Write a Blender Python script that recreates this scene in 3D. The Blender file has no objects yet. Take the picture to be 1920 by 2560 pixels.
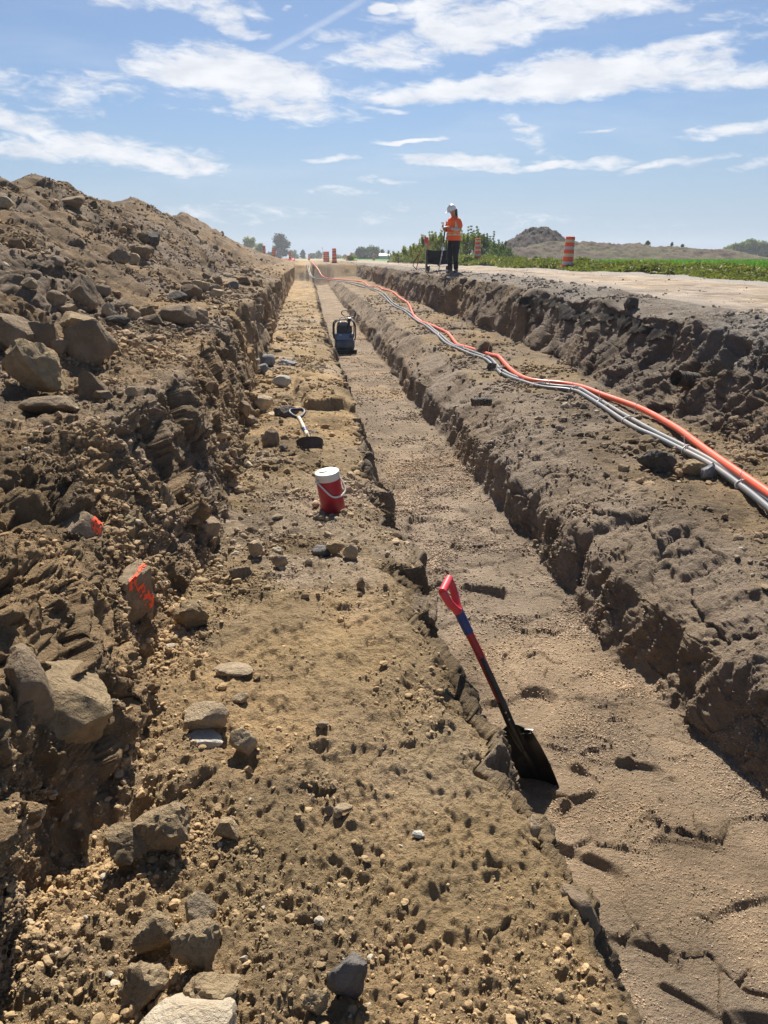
import bpy, bmesh, math, random, time
import numpy as np
from mathutils import Vector, Matrix, Euler, Quaternion
T0 = time.time()
SC = bpy.context.scene
COL = SC.collection
R = math.radians

# ------------------------------------------------------------------ camera
CAM_H = 1.55
cam_d = bpy.data.cameras.new('camera')
cam = bpy.data.objects.new('camera', cam_d)
COL.objects.link(cam)
cam.location = (0, 0, CAM_H)
cam.rotation_euler = (R(90 - 18.3), 0, R(-5.5))
cam_d.sensor_fit = 'VERTICAL'
cam_d.sensor_height = 36.0
cam_d.lens = 1923 / 2560 * 36.0
cam_d.clip_start = 0.05
cam_d.clip_end = 6000
SC.camera = cam

# ------------------------------------------------------------------ world, sun, exposure
SUN_EL, SUN_AZ = 51.0, 6.0            # azimuth east of +Y
SC.view_settings.view_transform = 'Standard'
SC.view_settings.look = 'None'
SC.view_settings.gamma = 1.0
SC.view_settings.exposure = 0.88
sun_d = bpy.data.lights.new('sun', 'SUN')
sun_d.energy = 5.0
sun_d.angle = R(0.53)
sun_d.color = (1.0, 0.93, 0.82)
sun = bpy.data.objects.new('sun', sun_d)
COL.objects.link(sun)
_sd = Vector((math.sin(R(SUN_AZ)) * math.cos(R(SUN_EL)), math.cos(R(SUN_AZ)) * math.cos(R(SUN_EL)), math.sin(R(SUN_EL))))
sun.rotation_euler = _sd.to_track_quat('Z', 'Y').to_euler()

world = bpy.data.worlds.new('World')
SC.world = world
world.use_nodes = True


class NT:
    """small helper for building node trees"""
    def __init__(s, tree):
        s.t = tree
        tree.nodes.clear()

    def n(s, typ, **kw):
        nd = s.t.nodes.new(typ)
        for k, v in kw.items():
            if k.startswith('i_'):
                key = k[2:]
                key = int(key) if key.isdigit() else key.replace('_', ' ')
                s.set(nd.inputs[key], v)
            else:
                setattr(nd, k, v)
        return nd

    def set(s, sock, v):
        if isinstance(v, bpy.types.NodeSocket):
            s.t.links.new(v, sock)
        else:
            sock.default_value = v

    def m(s, op, a, b=None, c=None, clamp=False):
        nd = s.t.nodes.new('ShaderNodeMath')
        nd.operation = op
        nd.use_clamp = clamp
        s.set(nd.inputs[0], a)
        if b is not None: s.set(nd.inputs[1], b)
        if c is not None: s.set(nd.inputs[2], c)
        return nd.outputs[0]

    def mix(s, fac, a, b, blend='MIX'):
        nd = s.t.nodes.new('ShaderNodeMix')
        nd.data_type = 'RGBA'
        nd.blend_type = blend
        s.set(nd.inputs[0], fac)
        s.set(nd.inputs[6], a)
        s.set(nd.inputs[7], b)
        return nd.outputs[2]

    def ss(s, v, lo, hi, a=0.0, b=1.0):
        nd = s.t.nodes.new('ShaderNodeMapRange')
        nd.interpolation_type = 'SMOOTHSTEP'
        s.set(nd.inputs['Value'], v)
        s.set(nd.inputs['From Min'], lo)
        s.set(nd.inputs['From Max'], hi)
        s.set(nd.inputs['To Min'], a)
        s.set(nd.inputs['To Max'], b)
        return nd.outputs[0]

    def noise(s, vec, scale, detail=4, rough=0.5, dist=0.0, out=0, lac=2.0):
        nd = s.t.nodes.new('ShaderNodeTexNoise')
        s.t.links.new(vec, nd.inputs['Vector'])
        nd.inputs['Scale'].default_value = scale
        nd.inputs['Detail'].default_value = detail
        nd.inputs['Roughness'].default_value = rough
        nd.inputs['Lacunarity'].default_value = lac
        nd.inputs['Distortion'].default_value = dist
        return nd.outputs[out]


def build_world():
    w = NT(world.node_tree)
    out = w.n('ShaderNodeOutputWorld')
    bg = w.n('ShaderNodeBackground')
    w.set(bg.inputs['Strength'], 0.05)
    w.t.links.new(bg.outputs[0], out.inputs[0])
    sky = w.n('ShaderNodeTexSky', sky_type='NISHITA')
    sky.sun_disc = False
    sky.sun_elevation = R(SUN_EL)
    sky.sun_rotation = R(SUN_AZ)
    sky.air_density = 1.0
    sky.dust_density = 0.6
    sky.ozone_density = 2.0
    tc = w.n('ShaderNodeTexCoord')
    sep = w.n('ShaderNodeSeparateXYZ')
    w.t.links.new(tc.outputs['Generated'], sep.inputs[0])
    X, Y, Z = sep.outputs
    az = w.m('MULTIPLY', w.m('ARCTAN2', X, Y), 180 / math.pi)
    el = w.m('MULTIPLY', w.m('ARCSINE', Z), 180 / math.pi)
    # sky colour: deepen the blue aloft, keep the pale horizon
    hs = w.n('ShaderNodeHueSaturation')
    hs.inputs['Hue'].default_value = .497
    hs.inputs['Saturation'].default_value = .8
    w.t.links.new(sky.outputs[0], hs.inputs['Color'])
    skyc = w.mix(1.0, hs.outputs[0], (0.62, 0.77, 0.98, 1), 'MULTIPLY')
    skyc = w.mix(w.ss(el, 11.0, -1.0, 0, .85), skyc, (5.0, 6.3, 8.0, 1))
    # noise coordinates in sky degrees, stretched sideways
    def coords(kx, ky, ox=0.0, oy=0.0, shear=0.0):
        c = w.n('ShaderNodeCombineXYZ')
        w.set(c.inputs[0], w.m('ADD', w.m('ADD', w.m('MULTIPLY', az, kx), ox), w.m('MULTIPLY', el, shear)))
        w.set(c.inputs[1], w.m('ADD', w.m('MULTIPLY', el, ky), oy))
        return c.outputs[0]
    big = w.noise(coords(.13, .42, 3.1, 7.7, .1), 1.0, 6, .62, .5)
    fine = w.noise(coords(.55, 1.5, 13.1, 2.7, .25), 1.0, 5, .62, .6)
    warp = w.noise(coords(.22, .6, 31, 5), 1.0, 3, .5)
    warp2 = w.noise(coords(.22, .6, 71, 25), 1.0, 3, .5)
    azw = w.m('ADD', az, w.m('MULTIPLY', w.m('SUBTRACT', warp, .5), 4.5))
    elw = w.m('ADD', el, w.m('MULTIPLY', w.m('SUBTRACT', warp2, .5), 1.8))
    # az, el, half width, half height, tilt (degrees), strength
    blobs = [(-3.2, 10.9, 7.2, 1.7, -7, 1.0), (-1.0, 9.3, 5.6, .9, -3, .8), (-9.0, 11.2, 2.6, .4, -12, .5),
             (13.5, 14.6, 9.5, 1.2, 3, .72), (10.5, 13.4, 9.5, 1.3, 8, .9), (19.0, 14.8, 7.0, 1.0, 2, .8), (6.0, 12.6, 3.5, .9, -6, .6),
             (15.5, 10.4, 15.5, .85, 1.0, 1.0), (20, 11.2, 7, 1.1, 0, .85), (27, 10.3, 9, .75, 0, .8), (24, 12.2, 6, .45, 4, .55),
             (-13.0, 6.4, 8.5, 1.0, -4, .95), (-18.5, 7.6, 4.5, 1.1, -14, .8), (-7.5, 5.6, 3.6, .35, -2, .6),
             (-10.0, 15.1, 8.0, 1.0, -4, .8), (-18, 15.8, 6, .9, 0, .75), (-4.8, 13.9, 2.6, .5, -14, .5),
             (11.5, 6.3, 4.6, .42, -3, .95), (16.0, 5.9, 6.0, .30, 0, .8), (15.0, 7.7, 2.2, .7, -35, .45),
             (27.5, 7.6, 4.4, .45, 5, .75), (24.5, 5.7, 3.5, .25, 5, .5), (30, 5.6, 3, .3, 6, .4),
             (6.6, 7.4, 2.0, .18, 0, .9), (1.2, 8.9, 4, .28, 2, .7), (5.5, 9.3, 2.5, .2, 0, .75), (2.2, 6.3, 2.4, .22, 0, .6), (6.2, 5.1, 3.2, .22, 0, .5), (1.8, 4.5, 2.6, .2, 0, .4),
             (5.2, 15.0, .7, .28, 0, 1.0), (-1.0, 14.9, .5, .2, 0, .8), (.7, 14.3, .5, .2, 0, .8), (-6, 2.6, 14, .7, 0, .22), (8, 2.4, 16, .5, 0, .16),
             (-16, 9.6, 8, 1.2, 4, .26), (3.6, 13.4, 5, .5, 6, .4), (29, 13.6, 5, .6, 4, .35), (20, 7.8, 1.2, .16, 0, .6)]
    acc = None
    for (a, e, ra, re, t, st) in blobs:
        ct, sn = math.cos(R(t)), math.sin(R(t))
        dx = w.m('SUBTRACT', azw, a)
        dy = w.m('SUBTRACT', elw, e)
        px = w.m('DIVIDE', w.m('ADD', w.m('MULTIPLY', dx, ct), w.m('MULTIPLY', dy, sn)), ra)
        py = w.m('DIVIDE', w.m('SUBTRACT', w.m('MULTIPLY', dy, ct), w.m('MULTIPLY', dx, sn)), re)
        r2 = w.m('ADD', w.m('MULTIPLY', px, px), w.m('MULTIPLY', py, py))
        g = w.m('MULTIPLY', w.m('SUBTRACT', 1.25, r2, clamp=False), st)
        g = w.m('MAXIMUM', g, -1.0)
        acc = g if acc is None else w.m('SMOOTH_MAX', acc, g, .25)
    dens = w.m('ADD', acc, w.m('MULTIPLY', w.m('SUBTRACT', big, .52), 3.0))
    dens = w.m('ADD', dens, w.m('MULTIPLY', w.m('SUBTRACT', fine, .5), 1.9))
    cl = w.ss(dens, -.05, 1.05)
    # thin veil everywhere
    veil = w.m('MULTIPLY', w.ss(w.noise(coords(.06, .3, 9, 41), 1.0, 4, .55, .3), .45, .75), .13)
    cl = w.m('MAXIMUM', w.m('MULTIPLY', cl, .93), veil)
    # contrail
    dd = w.m('ABSOLUTE', w.m('SUBTRACT', w.m('SUBTRACT', el, 12.3), w.m('MULTIPLY', w.m('SUBTRACT', az, -2.3), .47)))
    tr = w.m('MULTIPLY', w.ss(dd, .32, .05), w.m('MULTIPLY', w.ss(az, -3.6, -2.0), w.ss(az, 5.5, 3.0)))
    cl = w.m('MAXIMUM', cl, w.m('MULTIPLY', tr, w.m('MULTIPLY', fine, .6)))
    tint = w.noise(coords(.3, .9, 5, 3), 1.0, 4, .6)
    bright = w.mix(w.ss(tint, .3, .7), (8.6, 8.9, 9.6, 1), (10.6, 10.7, 11.0, 1))
    col = w.mix(w.m('MULTIPLY', cl, w.ss(el, 0.0, 3.0)), skyc, bright)
    w.t.links.new(col, bg.inputs['Color'])


build_world()

# ------------------------------------------------------------------ helpers: objects
def tag(o, label=None, cat=None, group=None, kind=None):
    if label: o['label'] = label
    if cat: o['category'] = cat
    if group: o['group'] = group
    if kind: o['kind'] = kind
    return o


def empty(name, loc=(0, 0, 0), rz=0.0, rot=None):
    o = bpy.data.objects.new(name, None)
    o.empty_display_size = .1
    COL.objects.link(o)
    o.location = loc
    o.rotation_euler = rot if rot else (0, 0, rz)
    return o


def np_mesh(name, verts, faces, mat=None, parent=None, smooth=True, colors=None, link=True):
    """faces: (n,3) or (n,4) int array, or a list of such arrays"""
    me = bpy.data.meshes.new(name)
    if isinstance(faces, np.ndarray): faces = [faces]
    nl = sum(f.size for f in faces)
    nf = sum(len(f) for f in faces)
    me.vertices.add(len(verts))
    me.vertices.foreach_set('co', np.ascontiguousarray(verts, dtype=np.float32).ravel())
    me.loops.add(nl)
    me.loops.foreach_set('vertex_index', np.concatenate([f.ravel() for f in faces]).astype(np.int32))
    me.polygons.add(nf)
    st, tot, off = [], [], 0
    for f in faces:
        k = f.shape[1]
        st.append(off + np.arange(len(f)) * k)
        tot.append(np.full(len(f), k))
        off += f.size
    me.polygons.foreach_set('loop_start', np.concatenate(st).astype(np.int32))
    me.polygons.foreach_set('use_smooth', np.full(nf, smooth))
    if colors is not None:
        a = me.color_attributes.new('Col', 'FLOAT_COLOR', 'POINT')
        c4 = np.ones((len(verts), 4), np.float32)
        c4[:, :colors.shape[1]] = colors
        a.data.foreach_set('color', c4.ravel())
    me.update(calc_edges=True)
    if mat: me.materials.append(mat)
    if not link: return me
    o = bpy.data.objects.new(name, me)
    COL.objects.link(o)
    if parent: o.parent = parent
    return o


# ------------------------------------------------------------------ numpy noise
_rs = np.random.RandomState(7)
_NT = 64
_tab3 = _rs.rand(_NT, _NT, _NT).astype(np.float32) * 2 - 1
_hash = _rs.rand(512, 512, 6).astype(np.float32)


def vnoise(x, y, z, seed=0):
    x = x + seed * 17.31; y = y + seed * 5.77; z = z + seed * 9.13
    xi = np.floor(x).astype(np.int32); yi = np.floor(y).astype(np.int32); zi = np.floor(z).astype(np.int32)
    fx = (x - xi).astype(np.float32); fy = (y - yi).astype(np.float32); fz = (z - zi).astype(np.float32)
    fx = fx * fx * (3 - 2 * fx); fy = fy * fy * (3 - 2 * fy); fz = fz * fz * (3 - 2 * fz)
    x0 = xi & 63; x1 = (xi + 1) & 63; y0 = yi & 63; y1 = (yi + 1) & 63; z0 = zi & 63; z1 = (zi + 1) & 63
    t = _tab3.ravel()
    def g(a, b, c): return t[(a * 64 + b) * 64 + c]
    a = g(x0, y0, z0) * (1 - fx) + g(x1, y0, z0) * fx
    b = g(x0, y1, z0) * (1 - fx) + g(x1, y1, z0) * fx
    c = g(x0, y0, z1) * (1 - fx) + g(x1, y0, z1) * fx
    d = g(x0, y1, z1) * (1 - fx) + g(x1, y1, z1) * fx
    return (a * (1 - fy) + b * fy) * (1 - fz) + (c * (1 - fy) + d * fy) * fz


def fbm(P, lam, octv=3, seed=0, rough=.5, fade=None, ridged=False):
    """P (...,3), lam = wavelength of first octave; fade(l) gives a mask for wavelength l"""
    out = 0; amp = 1.0; tot = 0
    x, y, z = P[..., 0] / lam, P[..., 1] / lam, P[..., 2] / lam
    l = lam
    for i in range(octv):
        n = vnoise(x, y, z, seed + i)
        if ridged: n = 1 - 2 * np.abs(n)
        if fade is not None: n = n * fade(l)
        out = out + n * amp
        tot += amp
        amp *= rough; l *= .5
        x, y, z = (x * .8 - y * .6) * 2.03, (x * .6 + y * .8) * 2.03, z * 2.03 + 3.7
    return out / tot


def n1(y, lam, seed, octv=3):
    P = np.stack([np.full_like(y, seed * 3.3), y, np.full_like(y, seed * 1.7)], -1)
    return fbm(P, lam, octv, seed) * 1.6


def cells(u, v, size, seed):
    """jittered cells: F1, F2, id randoms (k,3), offset to the nearest centre"""
    U = u / size + seed * 11.7; V = v / size + seed * 3.1
    iu = np.floor(U).astype(np.int32); iv = np.floor(V).astype(np.int32)
    f1 = np.full(U.shape, 9., np.float32); f2 = f1.copy()
    rid = np.zeros(U.shape + (4,), np.float32); ox = np.zeros(U.shape, np.float32); oy = ox.copy()
    for a in (-1, 0, 1):
        for b in (-1, 0, 1):
            h = _hash[(iu + a + seed * 37) & 511, (iv + b + seed * 53) & 511]
            dx = (U - (iu + a + .1 + .8 * h[..., 0])).astype(np.float32)
            dy = (V - (iv + b + .1 + .8 * h[..., 1])).astype(np.float32)
            d = np.sqrt(dx * dx + dy * dy)
            near = d < f1
            f2 = np.where(near, f1, np.minimum(f2, d))
            rid[near] = h[near][:, 2:6]
            ox = np.where(near, dx, ox); oy = np.where(near, dy, oy)
            f1 = np.where(near, d, f1)
    return f1, f2, rid, ox, oy


def blocks(u, v, size, seed, lift=1.0, tilt=1.0, crack=.35):
    """faceted lumps in units of size"""
    f1, f2, rid, ox, oy = cells(u, v, size, seed)
    h = (rid[..., 0] - .5) * lift + ((rid[..., 1] - .5) * ox + (rid[..., 2] - .5) * oy) * 1.6 * tilt
    h = h - crack * np.exp(-(f2 - f1) / .09)
    return h, rid


def clods(u, v, size, seed, dens):
    """crumbs lying on the surface: height in units of size and a random id"""
    U = u / size + seed * 5.7; V = v / size + seed * 8.1
    iu = np.floor(U).astype(np.int32); iv = np.floor(V).astype(np.int32)
    H = np.zeros(U.shape, np.float32); rr = np.zeros(U.shape, np.float32)
    for a in (-1, 0, 1):
        for b in (-1, 0, 1):
            h = _hash[(iu + a + seed * 29) & 511, (iv + b + seed * 71) & 511]
            dx = (U - (iu + a + h[..., 0])).astype(np.float32)
            dy = (V - (iv + b + h[..., 1])).astype(np.float32)
            ang = h[..., 4] * 6.283; ca = np.cos(ang); sa = np.sin(ang)
            ex = (dx * ca + dy * sa); ey = (-dx * sa + dy * ca) * (1 + .7 * h[..., 5])
            # mix of round and boxy distance makes lumps angular
            d = .55 * np.sqrt(ex * ex + ey * ey) + .45 * np.maximum(np.abs(ex), np.abs(ey))
            r = .2 + .42 * h[..., 2] ** 1.3
            on = h[..., 3] < dens
            k = 1 - (d / r) ** 2
            hh = np.where(on & (k > 0), r * np.sqrt(np.maximum(k, 0)) * (.8 + .5 * h[..., 5]) + ex * .25, 0).astype(np.float32)
            hh = np.maximum(hh, 0)
            m = hh > H
            H = np.where(m, hh, H); rr = np.where(m, h[..., 5], rr)
    return H, rr
# ------------------------------------------------------------------ materials
def new_mat(name):
    m = bpy.data.materials.new(name)
    m.use_nodes = True
    return m, NT(m.node_tree)


def finish(m, t, base, rough=.9, bump=None, bstr=.5, bdist=.01, metal=0.0, spec=.5, extra=None):
    out = t.n('ShaderNodeOutputMaterial')
    bs = t.n('ShaderNodeBsdfPrincipled')
    t.set(bs.inputs['Base Color'], base)
    t.set(bs.inputs['Roughness'], rough)
    t.set(bs.inputs['Metallic'], metal)
    t.set(bs.inputs['Specular IOR Level'], spec)
    if bump is not None:
        b = t.n('ShaderNodeBump')
        t.set(b.inputs['Height'], bump)
        b.inputs['Strength'].default_value = bstr
        b.inputs['Distance'].default_value = bdist
        t.t.links.new(b.outputs[0], bs.inputs['Normal'])
    if extra: 
        for k, v in extra.items(): t.set(bs.inputs[k], v)
    t.t.links.new(bs.outputs[0], out.inputs[0])
    return m


def rgba(c): return (c[0], c[1], c[2], 1)


def soil_mat(name, bump_scale=90, bstr=1.0, bdist=.028, mot=.34):
    m, t = new_mat(name)
    vc = t.n('ShaderNodeVertexColor', layer_name='Col')
    tc = t.n('ShaderNodeNewGeometry')
    pos = tc.outputs['Position']
    n = t.noise(pos, 35, 5, .65)
    n2 = t.noise(pos, 6, 4, .6)
    f = t.m('ADD', t.m('MULTIPLY', t.m('SUBTRACT', n, .5), 1.3 * mot * 2), t.m('MULTIPLY', t.m('SUBTRACT', n2, .5), mot * 1.6))
    f = t.m('ADD', f, 1.0)
    mul = t.n('ShaderNodeVectorMath', operation='SCALE')
    t.t.links.new(vc.outputs[0], mul.inputs[0])
    t.set(mul.inputs['Scale'], f)
    # pale mineral specks
    sp = t.noise(pos, 160, 2, .5)
    col = t.mix(t.m('MULTIPLY', t.ss(sp, .66, .74), .45), mul.outputs[0], (.42, .36, .28, 1))
    b = t.m('ADD', t.noise(pos, bump_scale, 6, .75), t.m('MULTIPLY', t.noise(pos, bump_scale * .3, 4, .7), 1.6))
    return finish(m, t, col, .96, b, bstr, bdist, spec=.15)


M = {}
M['soil'] = soil_mat('soil')
M['sand'] = soil_mat('sand', 120, 1.0, .034, .24)
M['road'] = soil_mat('road_dirt', 60, .8, .02, .2)


def rock_mat(name, c1, c2, c3=None, dirt=(.2, .15, .1), dirtamt=.5, sc=9):
    m, t = new_mat(name)
    tc = t.n('ShaderNodeTexCoord')
    ob = t.n('ShaderNodeObjectInfo')
    v = t.n('ShaderNodeVectorMath', operation='ADD')
    t.t.links.new(t.n('ShaderNodeNewGeometry').outputs['Position'], v.inputs[0])
    t.t.links.new(ob.outputs['Random'], v.inputs[1])
    p = v.outputs[0]
    n = t.noise(p, sc, 6, .62, .4)
    col = t.mix(t.ss(n, .35, .68), rgba(c1), rgba(c2))
    if c3: col = t.mix(t.ss(t.noise(p, sc * .5, 3, .6), .55, .68), col, rgba(c3))
    rv = t.m('ADD', t.m('MULTIPLY', ob.outputs['Random'], .5), .75)
    mul = t.n('ShaderNodeVectorMath', operation='SCALE')
    t.t.links.new(col, mul.inputs[0]); t.set(mul.inputs['Scale'], rv)
    dn = t.noise(p, sc * 1.7, 5, .7)
    gn = t.n('ShaderNodeNewGeometry')
    sz = t.n('ShaderNodeSeparateXYZ'); t.t.links.new(gn.outputs['Normal'], sz.inputs[0])
    dm = t.m('MULTIPLY', t.ss(t.m('ADD', dn, t.m('MULTIPLY', sz.outputs[2], .12)), .48, .62), dirtamt)
    col = t.mix(dm, mul.outputs[0], rgba(dirt))
    b = t.m('ADD', t.m('ADD', t.noise(p, 60, 6, .7), t.m('MULTIPLY', t.noise(p, 16, 5, .65), 1.8)), t.m('MULTIPLY', dm, .5))
    return finish(m, t, col, .92, b, .9, .02, spec=.2)


M['rock_brown'] = rock_mat('brown_rock', (.235, .176, .118), (.33, .25, .17))
M['rock_pale'] = rock_mat('pale_rock', (.38, .30, .2), (.5, .405, .28), dirtamt=.5, dirt=(.27, .2, .13))
M['rock_white'] = rock_mat('white_rock', (.5, .47, .41), (.62, .58, .5), dirtamt=.2, dirt=(.35, .29, .2))
M['rock_cream'] = rock_mat('cream_rock', (.58, .49, .36), (.68, .6, .47), (.42, .24, .12), dirtamt=.3, dirt=(.35, .26, .16))
M['rock_grey'] = rock_mat('grey_rock', (.12, .12, .122), (.19, .187, .185), dirtamt=.3, dirt=(.25, .2, .15))
M['rock_dark'] = rock_mat('dark_rock', (.075, .07, .065), (.12, .11, .1), dirtamt=.2)
M['rock_soil'] = rock_mat('crumbly_clay_block', (.29, .215, .13), (.37, .28, .17), dirtamt=.5, dirt=(.3, .225, .135), sc=20)
M['rock_slate'] = rock_mat('bluish_grey_rock', (.22, .24, .27), (.34, .35, .37), dirtamt=.15, dirt=(.25, .21, .16))


def plain(name, c, rough=.6, var=.15, sc=30, metal=0, spec=.5, bstr=.2, dirt=0.0, dirtc=(.28, .22, .15), extra=None, bsc=60):
    m, t = new_mat(name)
    p = t.n('ShaderNodeTexCoord').outputs['Object']
    n = t.noise(p, sc, 5, .6)
    f = t.m('ADD', t.m('MULTIPLY', t.m('SUBTRACT', n, .5), 2 * var), 1)
    mul = t.n('ShaderNodeVectorMath', operation='SCALE')
    mul.inputs[0].default_value = c; t.set(mul.inputs['Scale'], f)
    col = mul.outputs[0]
    if dirt: col = t.mix(t.m('MULTIPLY', t.ss(t.noise(p, sc * .4, 6, .7), .42, .68), dirt), col, rgba(dirtc))
    return finish(m, t, col, rough, t.noise(p, bsc, 3), bstr, .003, metal, spec, extra)


# ------------------------------------------------------------------ terrain: an excavated cross-section swept along +Y
CY = np.array([0, 14, 16.2, 17.6, 18.4, 19.3, 20.3, 22, 23.5, 24.8, 26, 28, 30, 33, 35, 37.5, 40, 43, 50, 64, 80, 92, 100, 130, 400], float)
CZ = np.array([2.55, 2.62, 2.82, 2.76, 2.9, 3.06, 2.82, 2.98, 3.08, 3.2, 3.08, 3.04, 3.02, 3.16, 3.3, 3.22, 3.0, 2.92, 2.75, 2.35, 2.05, 1.8, 1.35, 1.1, 1.1], float)
GY = np.array([0, 6, 8, 10.5, 15, 22, 30, 60, 400], float)
GZ = np.array([.82, .85, .90, .99, 1.10, 1.12, 1.12, 1.10, 1.10], float)
RISE = ([0, 6, 11, 18, 28, 60], [0, .02, .08, .16, .2, .2])      # the right ledge climbs slowly
END0, END1 = 56.6, 58.2          # the end wall of the cut


def knots(y):
    e = np.clip((y - END0) / (END1 - END0), 0, 1)
    g = np.interp(y, GY, GZ)
    def pit(z): return z * (1 - e) + g * e
    w = lambda lam, s, a: n1(y, lam, s) * a * np.clip(.35 + y / 6, 0, 1)
    one = np.ones_like(y)
    cx = -5.0 + n1(y, 4, 3, 3) * .35
    cz = np.interp(y, CY, CZ) + n1(y, 1.6, 4, 4) * .07
    lipx = -.86 + w(1.7, 11, .14) + w(.55, 12, .035) - .05 * (y > 5.5) * np.clip(y - 5.5, 0, 1)
    lipx = lipx - np.interp(y, [0, 3, 4.5, 6.5], [.34, .28, .14, 0])
    midx = np.interp(y, [0, 2, 3, 4.5, 6.5, 12, 40], [-.86, -.82, -.80, -.76, -.74, -.78, -.88]) + w(.7, 33, .05)
    footx = np.interp(y, [0, 1.8, 2.2, 2.9, 3.4, 4, 5.5, 9, 13, 30], [-.80, -.72, -.62, -.66, -.62, -.5, -.53, -.64, -.72, -.85]) + w(.8, 13, .085)
    ph = y * 1.05 + n1(y, 1.4, 40, 2) * .9; ph2 = y * 2.3 + n1(y, .8, 41, 2) * .8
    sw = lambda p, q: np.where((p % 1) < q, .5 - (p % 1) / q, -.5 + ((p % 1) - q) / (1 - q))
    saw = (sw(ph, .90) * .12 + sw(ph2, .85) * .04) * np.clip((y - 1.3) / .6, 0, 1) * np.clip(1.4 - y / 14, .35, 1)
    gx = np.interp(y, [0, 1.15, 1.5, 2.2, 3.3, 4.7, 7, 11, 19, 45], [.76, .73, .68, .59, .50, .55, .49, .45, .42, .42]) + (w(.5, 14, .10) + w(1.5, 15, .07)) * (1 - .7 * np.exp(-((y - 2.7) / .6) ** 2)) - .02 + saw * (1 - .6 * np.exp(-((y - 2.7) / .5) ** 2))
    hx = gx + .13 + w(.6, 16, .05)
    ix = np.interp(y, [0, 2.4, 3.2, 6, 12, 40], [1.9, 1.84, 1.68, 1.6, 1.58, 1.5]) + w(.7, 17, .06)
    jx = np.interp(y, [0, 3, 4, 6, 8, 13, 17, 40], [2.1, 2.14, 2.26, 2.2, 2.08, 2.1, 1.95, 1.95]) + w(.9, 18, .09) + w(2.5, 19, .06)
    kx = np.interp(y, [0, 6, 8, 11, 15, 20, 26, 40], [3.62, 3.55, 3.48, 3.55, 3.5, 3.42, 3.36, 3.55]) + w(1.3, 20, .10)
    lx = np.interp(y, [0, 7, 10.5, 15, 18, 20, 24, 29, 40], [4.2, 4.15, 4.0, 3.88, 3.8, 3.68, 3.60, 3.64, 3.85]) + w(1.5, 21, .09) + w(.6, 22, .05)
    fz = np.interp(y, [0, 18, 35, 56], [-.55, -.55, -.42, -.28])
    jz = w(1.2, 23, .05) + .02
    rz = np.interp(y, *RISE)
    return [(-60 * one, g), (-10.5 * one, g + .05), (-7.2 * one, g + (cz - g) * .55), (cx, cz),
            (-1.95 + w(2, 10, .12), g + .06),
            (lipx, np.minimum(g, 1.0) - .05 + w(1.1, 24, .05)), (midx, pit(np.interp(y, [0, 4, 6, 40], [.52, .50, .42, .4]))), (footx, pit(0.02 + w(1.5, 30, .02))),
            (gx, pit(w(1.5, 25, .035) - .01)), (hx, pit(fz - .01)), (ix, pit(fz + w(2, 26, .02))),
            (ix + .08 + w(.5, 36, .05), pit(-.20 + w(.8, 27, .06))), (jx, pit(jz + rz * .8)), ((jx + kx) / 2, pit(rz + .035 + w(1.8, 28, .03))), (kx, pit(rz + .06 + w(1, 29, .05))),
            (lx - .18, pit(0) + (g - .32 + w(.9, 31, .08)) * (1 - e)), (lx, g - .03 + w(.7, 32, .05)), (lx + .8, g + .05), (8.25 * one, g + .03), (9.6 * one, g + .05)]


#           cols: back  back  back  heap  flat  wall  bench wallG floor wr1  wr2  benchR benchR wallK wallK2 shoulder road verge
NCOL_NEAR = [4, 4, 12, 200, 190, 150, 150, 470, 190, 330, 150, 150, 130, 110, 200, 90, 90, 110, 30]
NCOL_FAR = [4, 6, 60, 420, 150, 85, 85, 220, 90, 150, 70, 80, 80, 80, 150, 60, 100, 200, 30]
REG = ['back', 'back', 'back', 'heap', 'flat', 'wallL', 'wallL', 'bench', 'wallG', 'floor', 'wallR', 'wallR', 'benchR', 'benchR', 'wallK', 'wallK', 'shoulder', 'road', 'verge']
# per region: fb(big undulation), bl1(.34 m blocks), bl2(.13 m blocks), fl(flutes), c1(.11 clods) c2(.055) c3(.028) density, gr grain amplitude
RP = {'back': (.2, .0, .0, 0, .2, .2, .0, .0), 'heap': (.16, .08, .055, 0, .55, .8, .8, .03), 'flat': (.06, .02, .03, 0, .35, .65, .9, .014),
      'wallL': (.07, .10, .04, .012, .35, .5, 1.5, .014), 'bench': (.055, .0, .012, 0, .02, .04, 1.3, .019), 'wallG': (.03, .05, .02, .014, .05, .2, 1.2, .012),
      'floor': (.02, 0, 0, 0, .0, .0, 1.25, .012), 'wallR': (.06, .03, .014, .022, .03, .15, 1.3, .012), 'benchR': (.03, .008, .012, 0, .09, .25, .7, .011),
      'wallK': (.11, .05, .04, .04, .12, .25, 1.6, .022), 'shoulder': (.03, .02, .03, 0, .25, .5, .8, .016), 'road': (.018, 0, .0, 0, .0, .015, .12, .004),
      'verge': (.03, 0, .0, 0, .1, .2, .3, .004)}
# base colours (linear)
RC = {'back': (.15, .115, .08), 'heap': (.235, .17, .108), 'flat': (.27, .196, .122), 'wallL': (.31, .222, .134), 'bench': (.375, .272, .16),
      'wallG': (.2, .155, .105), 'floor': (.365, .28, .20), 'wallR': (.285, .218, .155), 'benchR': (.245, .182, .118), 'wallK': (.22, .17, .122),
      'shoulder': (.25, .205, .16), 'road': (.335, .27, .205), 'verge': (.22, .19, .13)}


def smooth_s(a, sig):
    k = int(sig * 3); x = np.arange(-k, k + 1); g = np.exp(-x * x / (2 * sig * sig)); g /= g.sum()
    pad = [(0, 0)] * (a.ndim - 1) + [(k, k)]
    ap = np.pad(a, pad, mode='edge')
    out = np.zeros_like(a)
    for i, wgt in enumerate(g): out += wgt * ap[..., i:i + a.shape[-1]]
    return out


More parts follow.
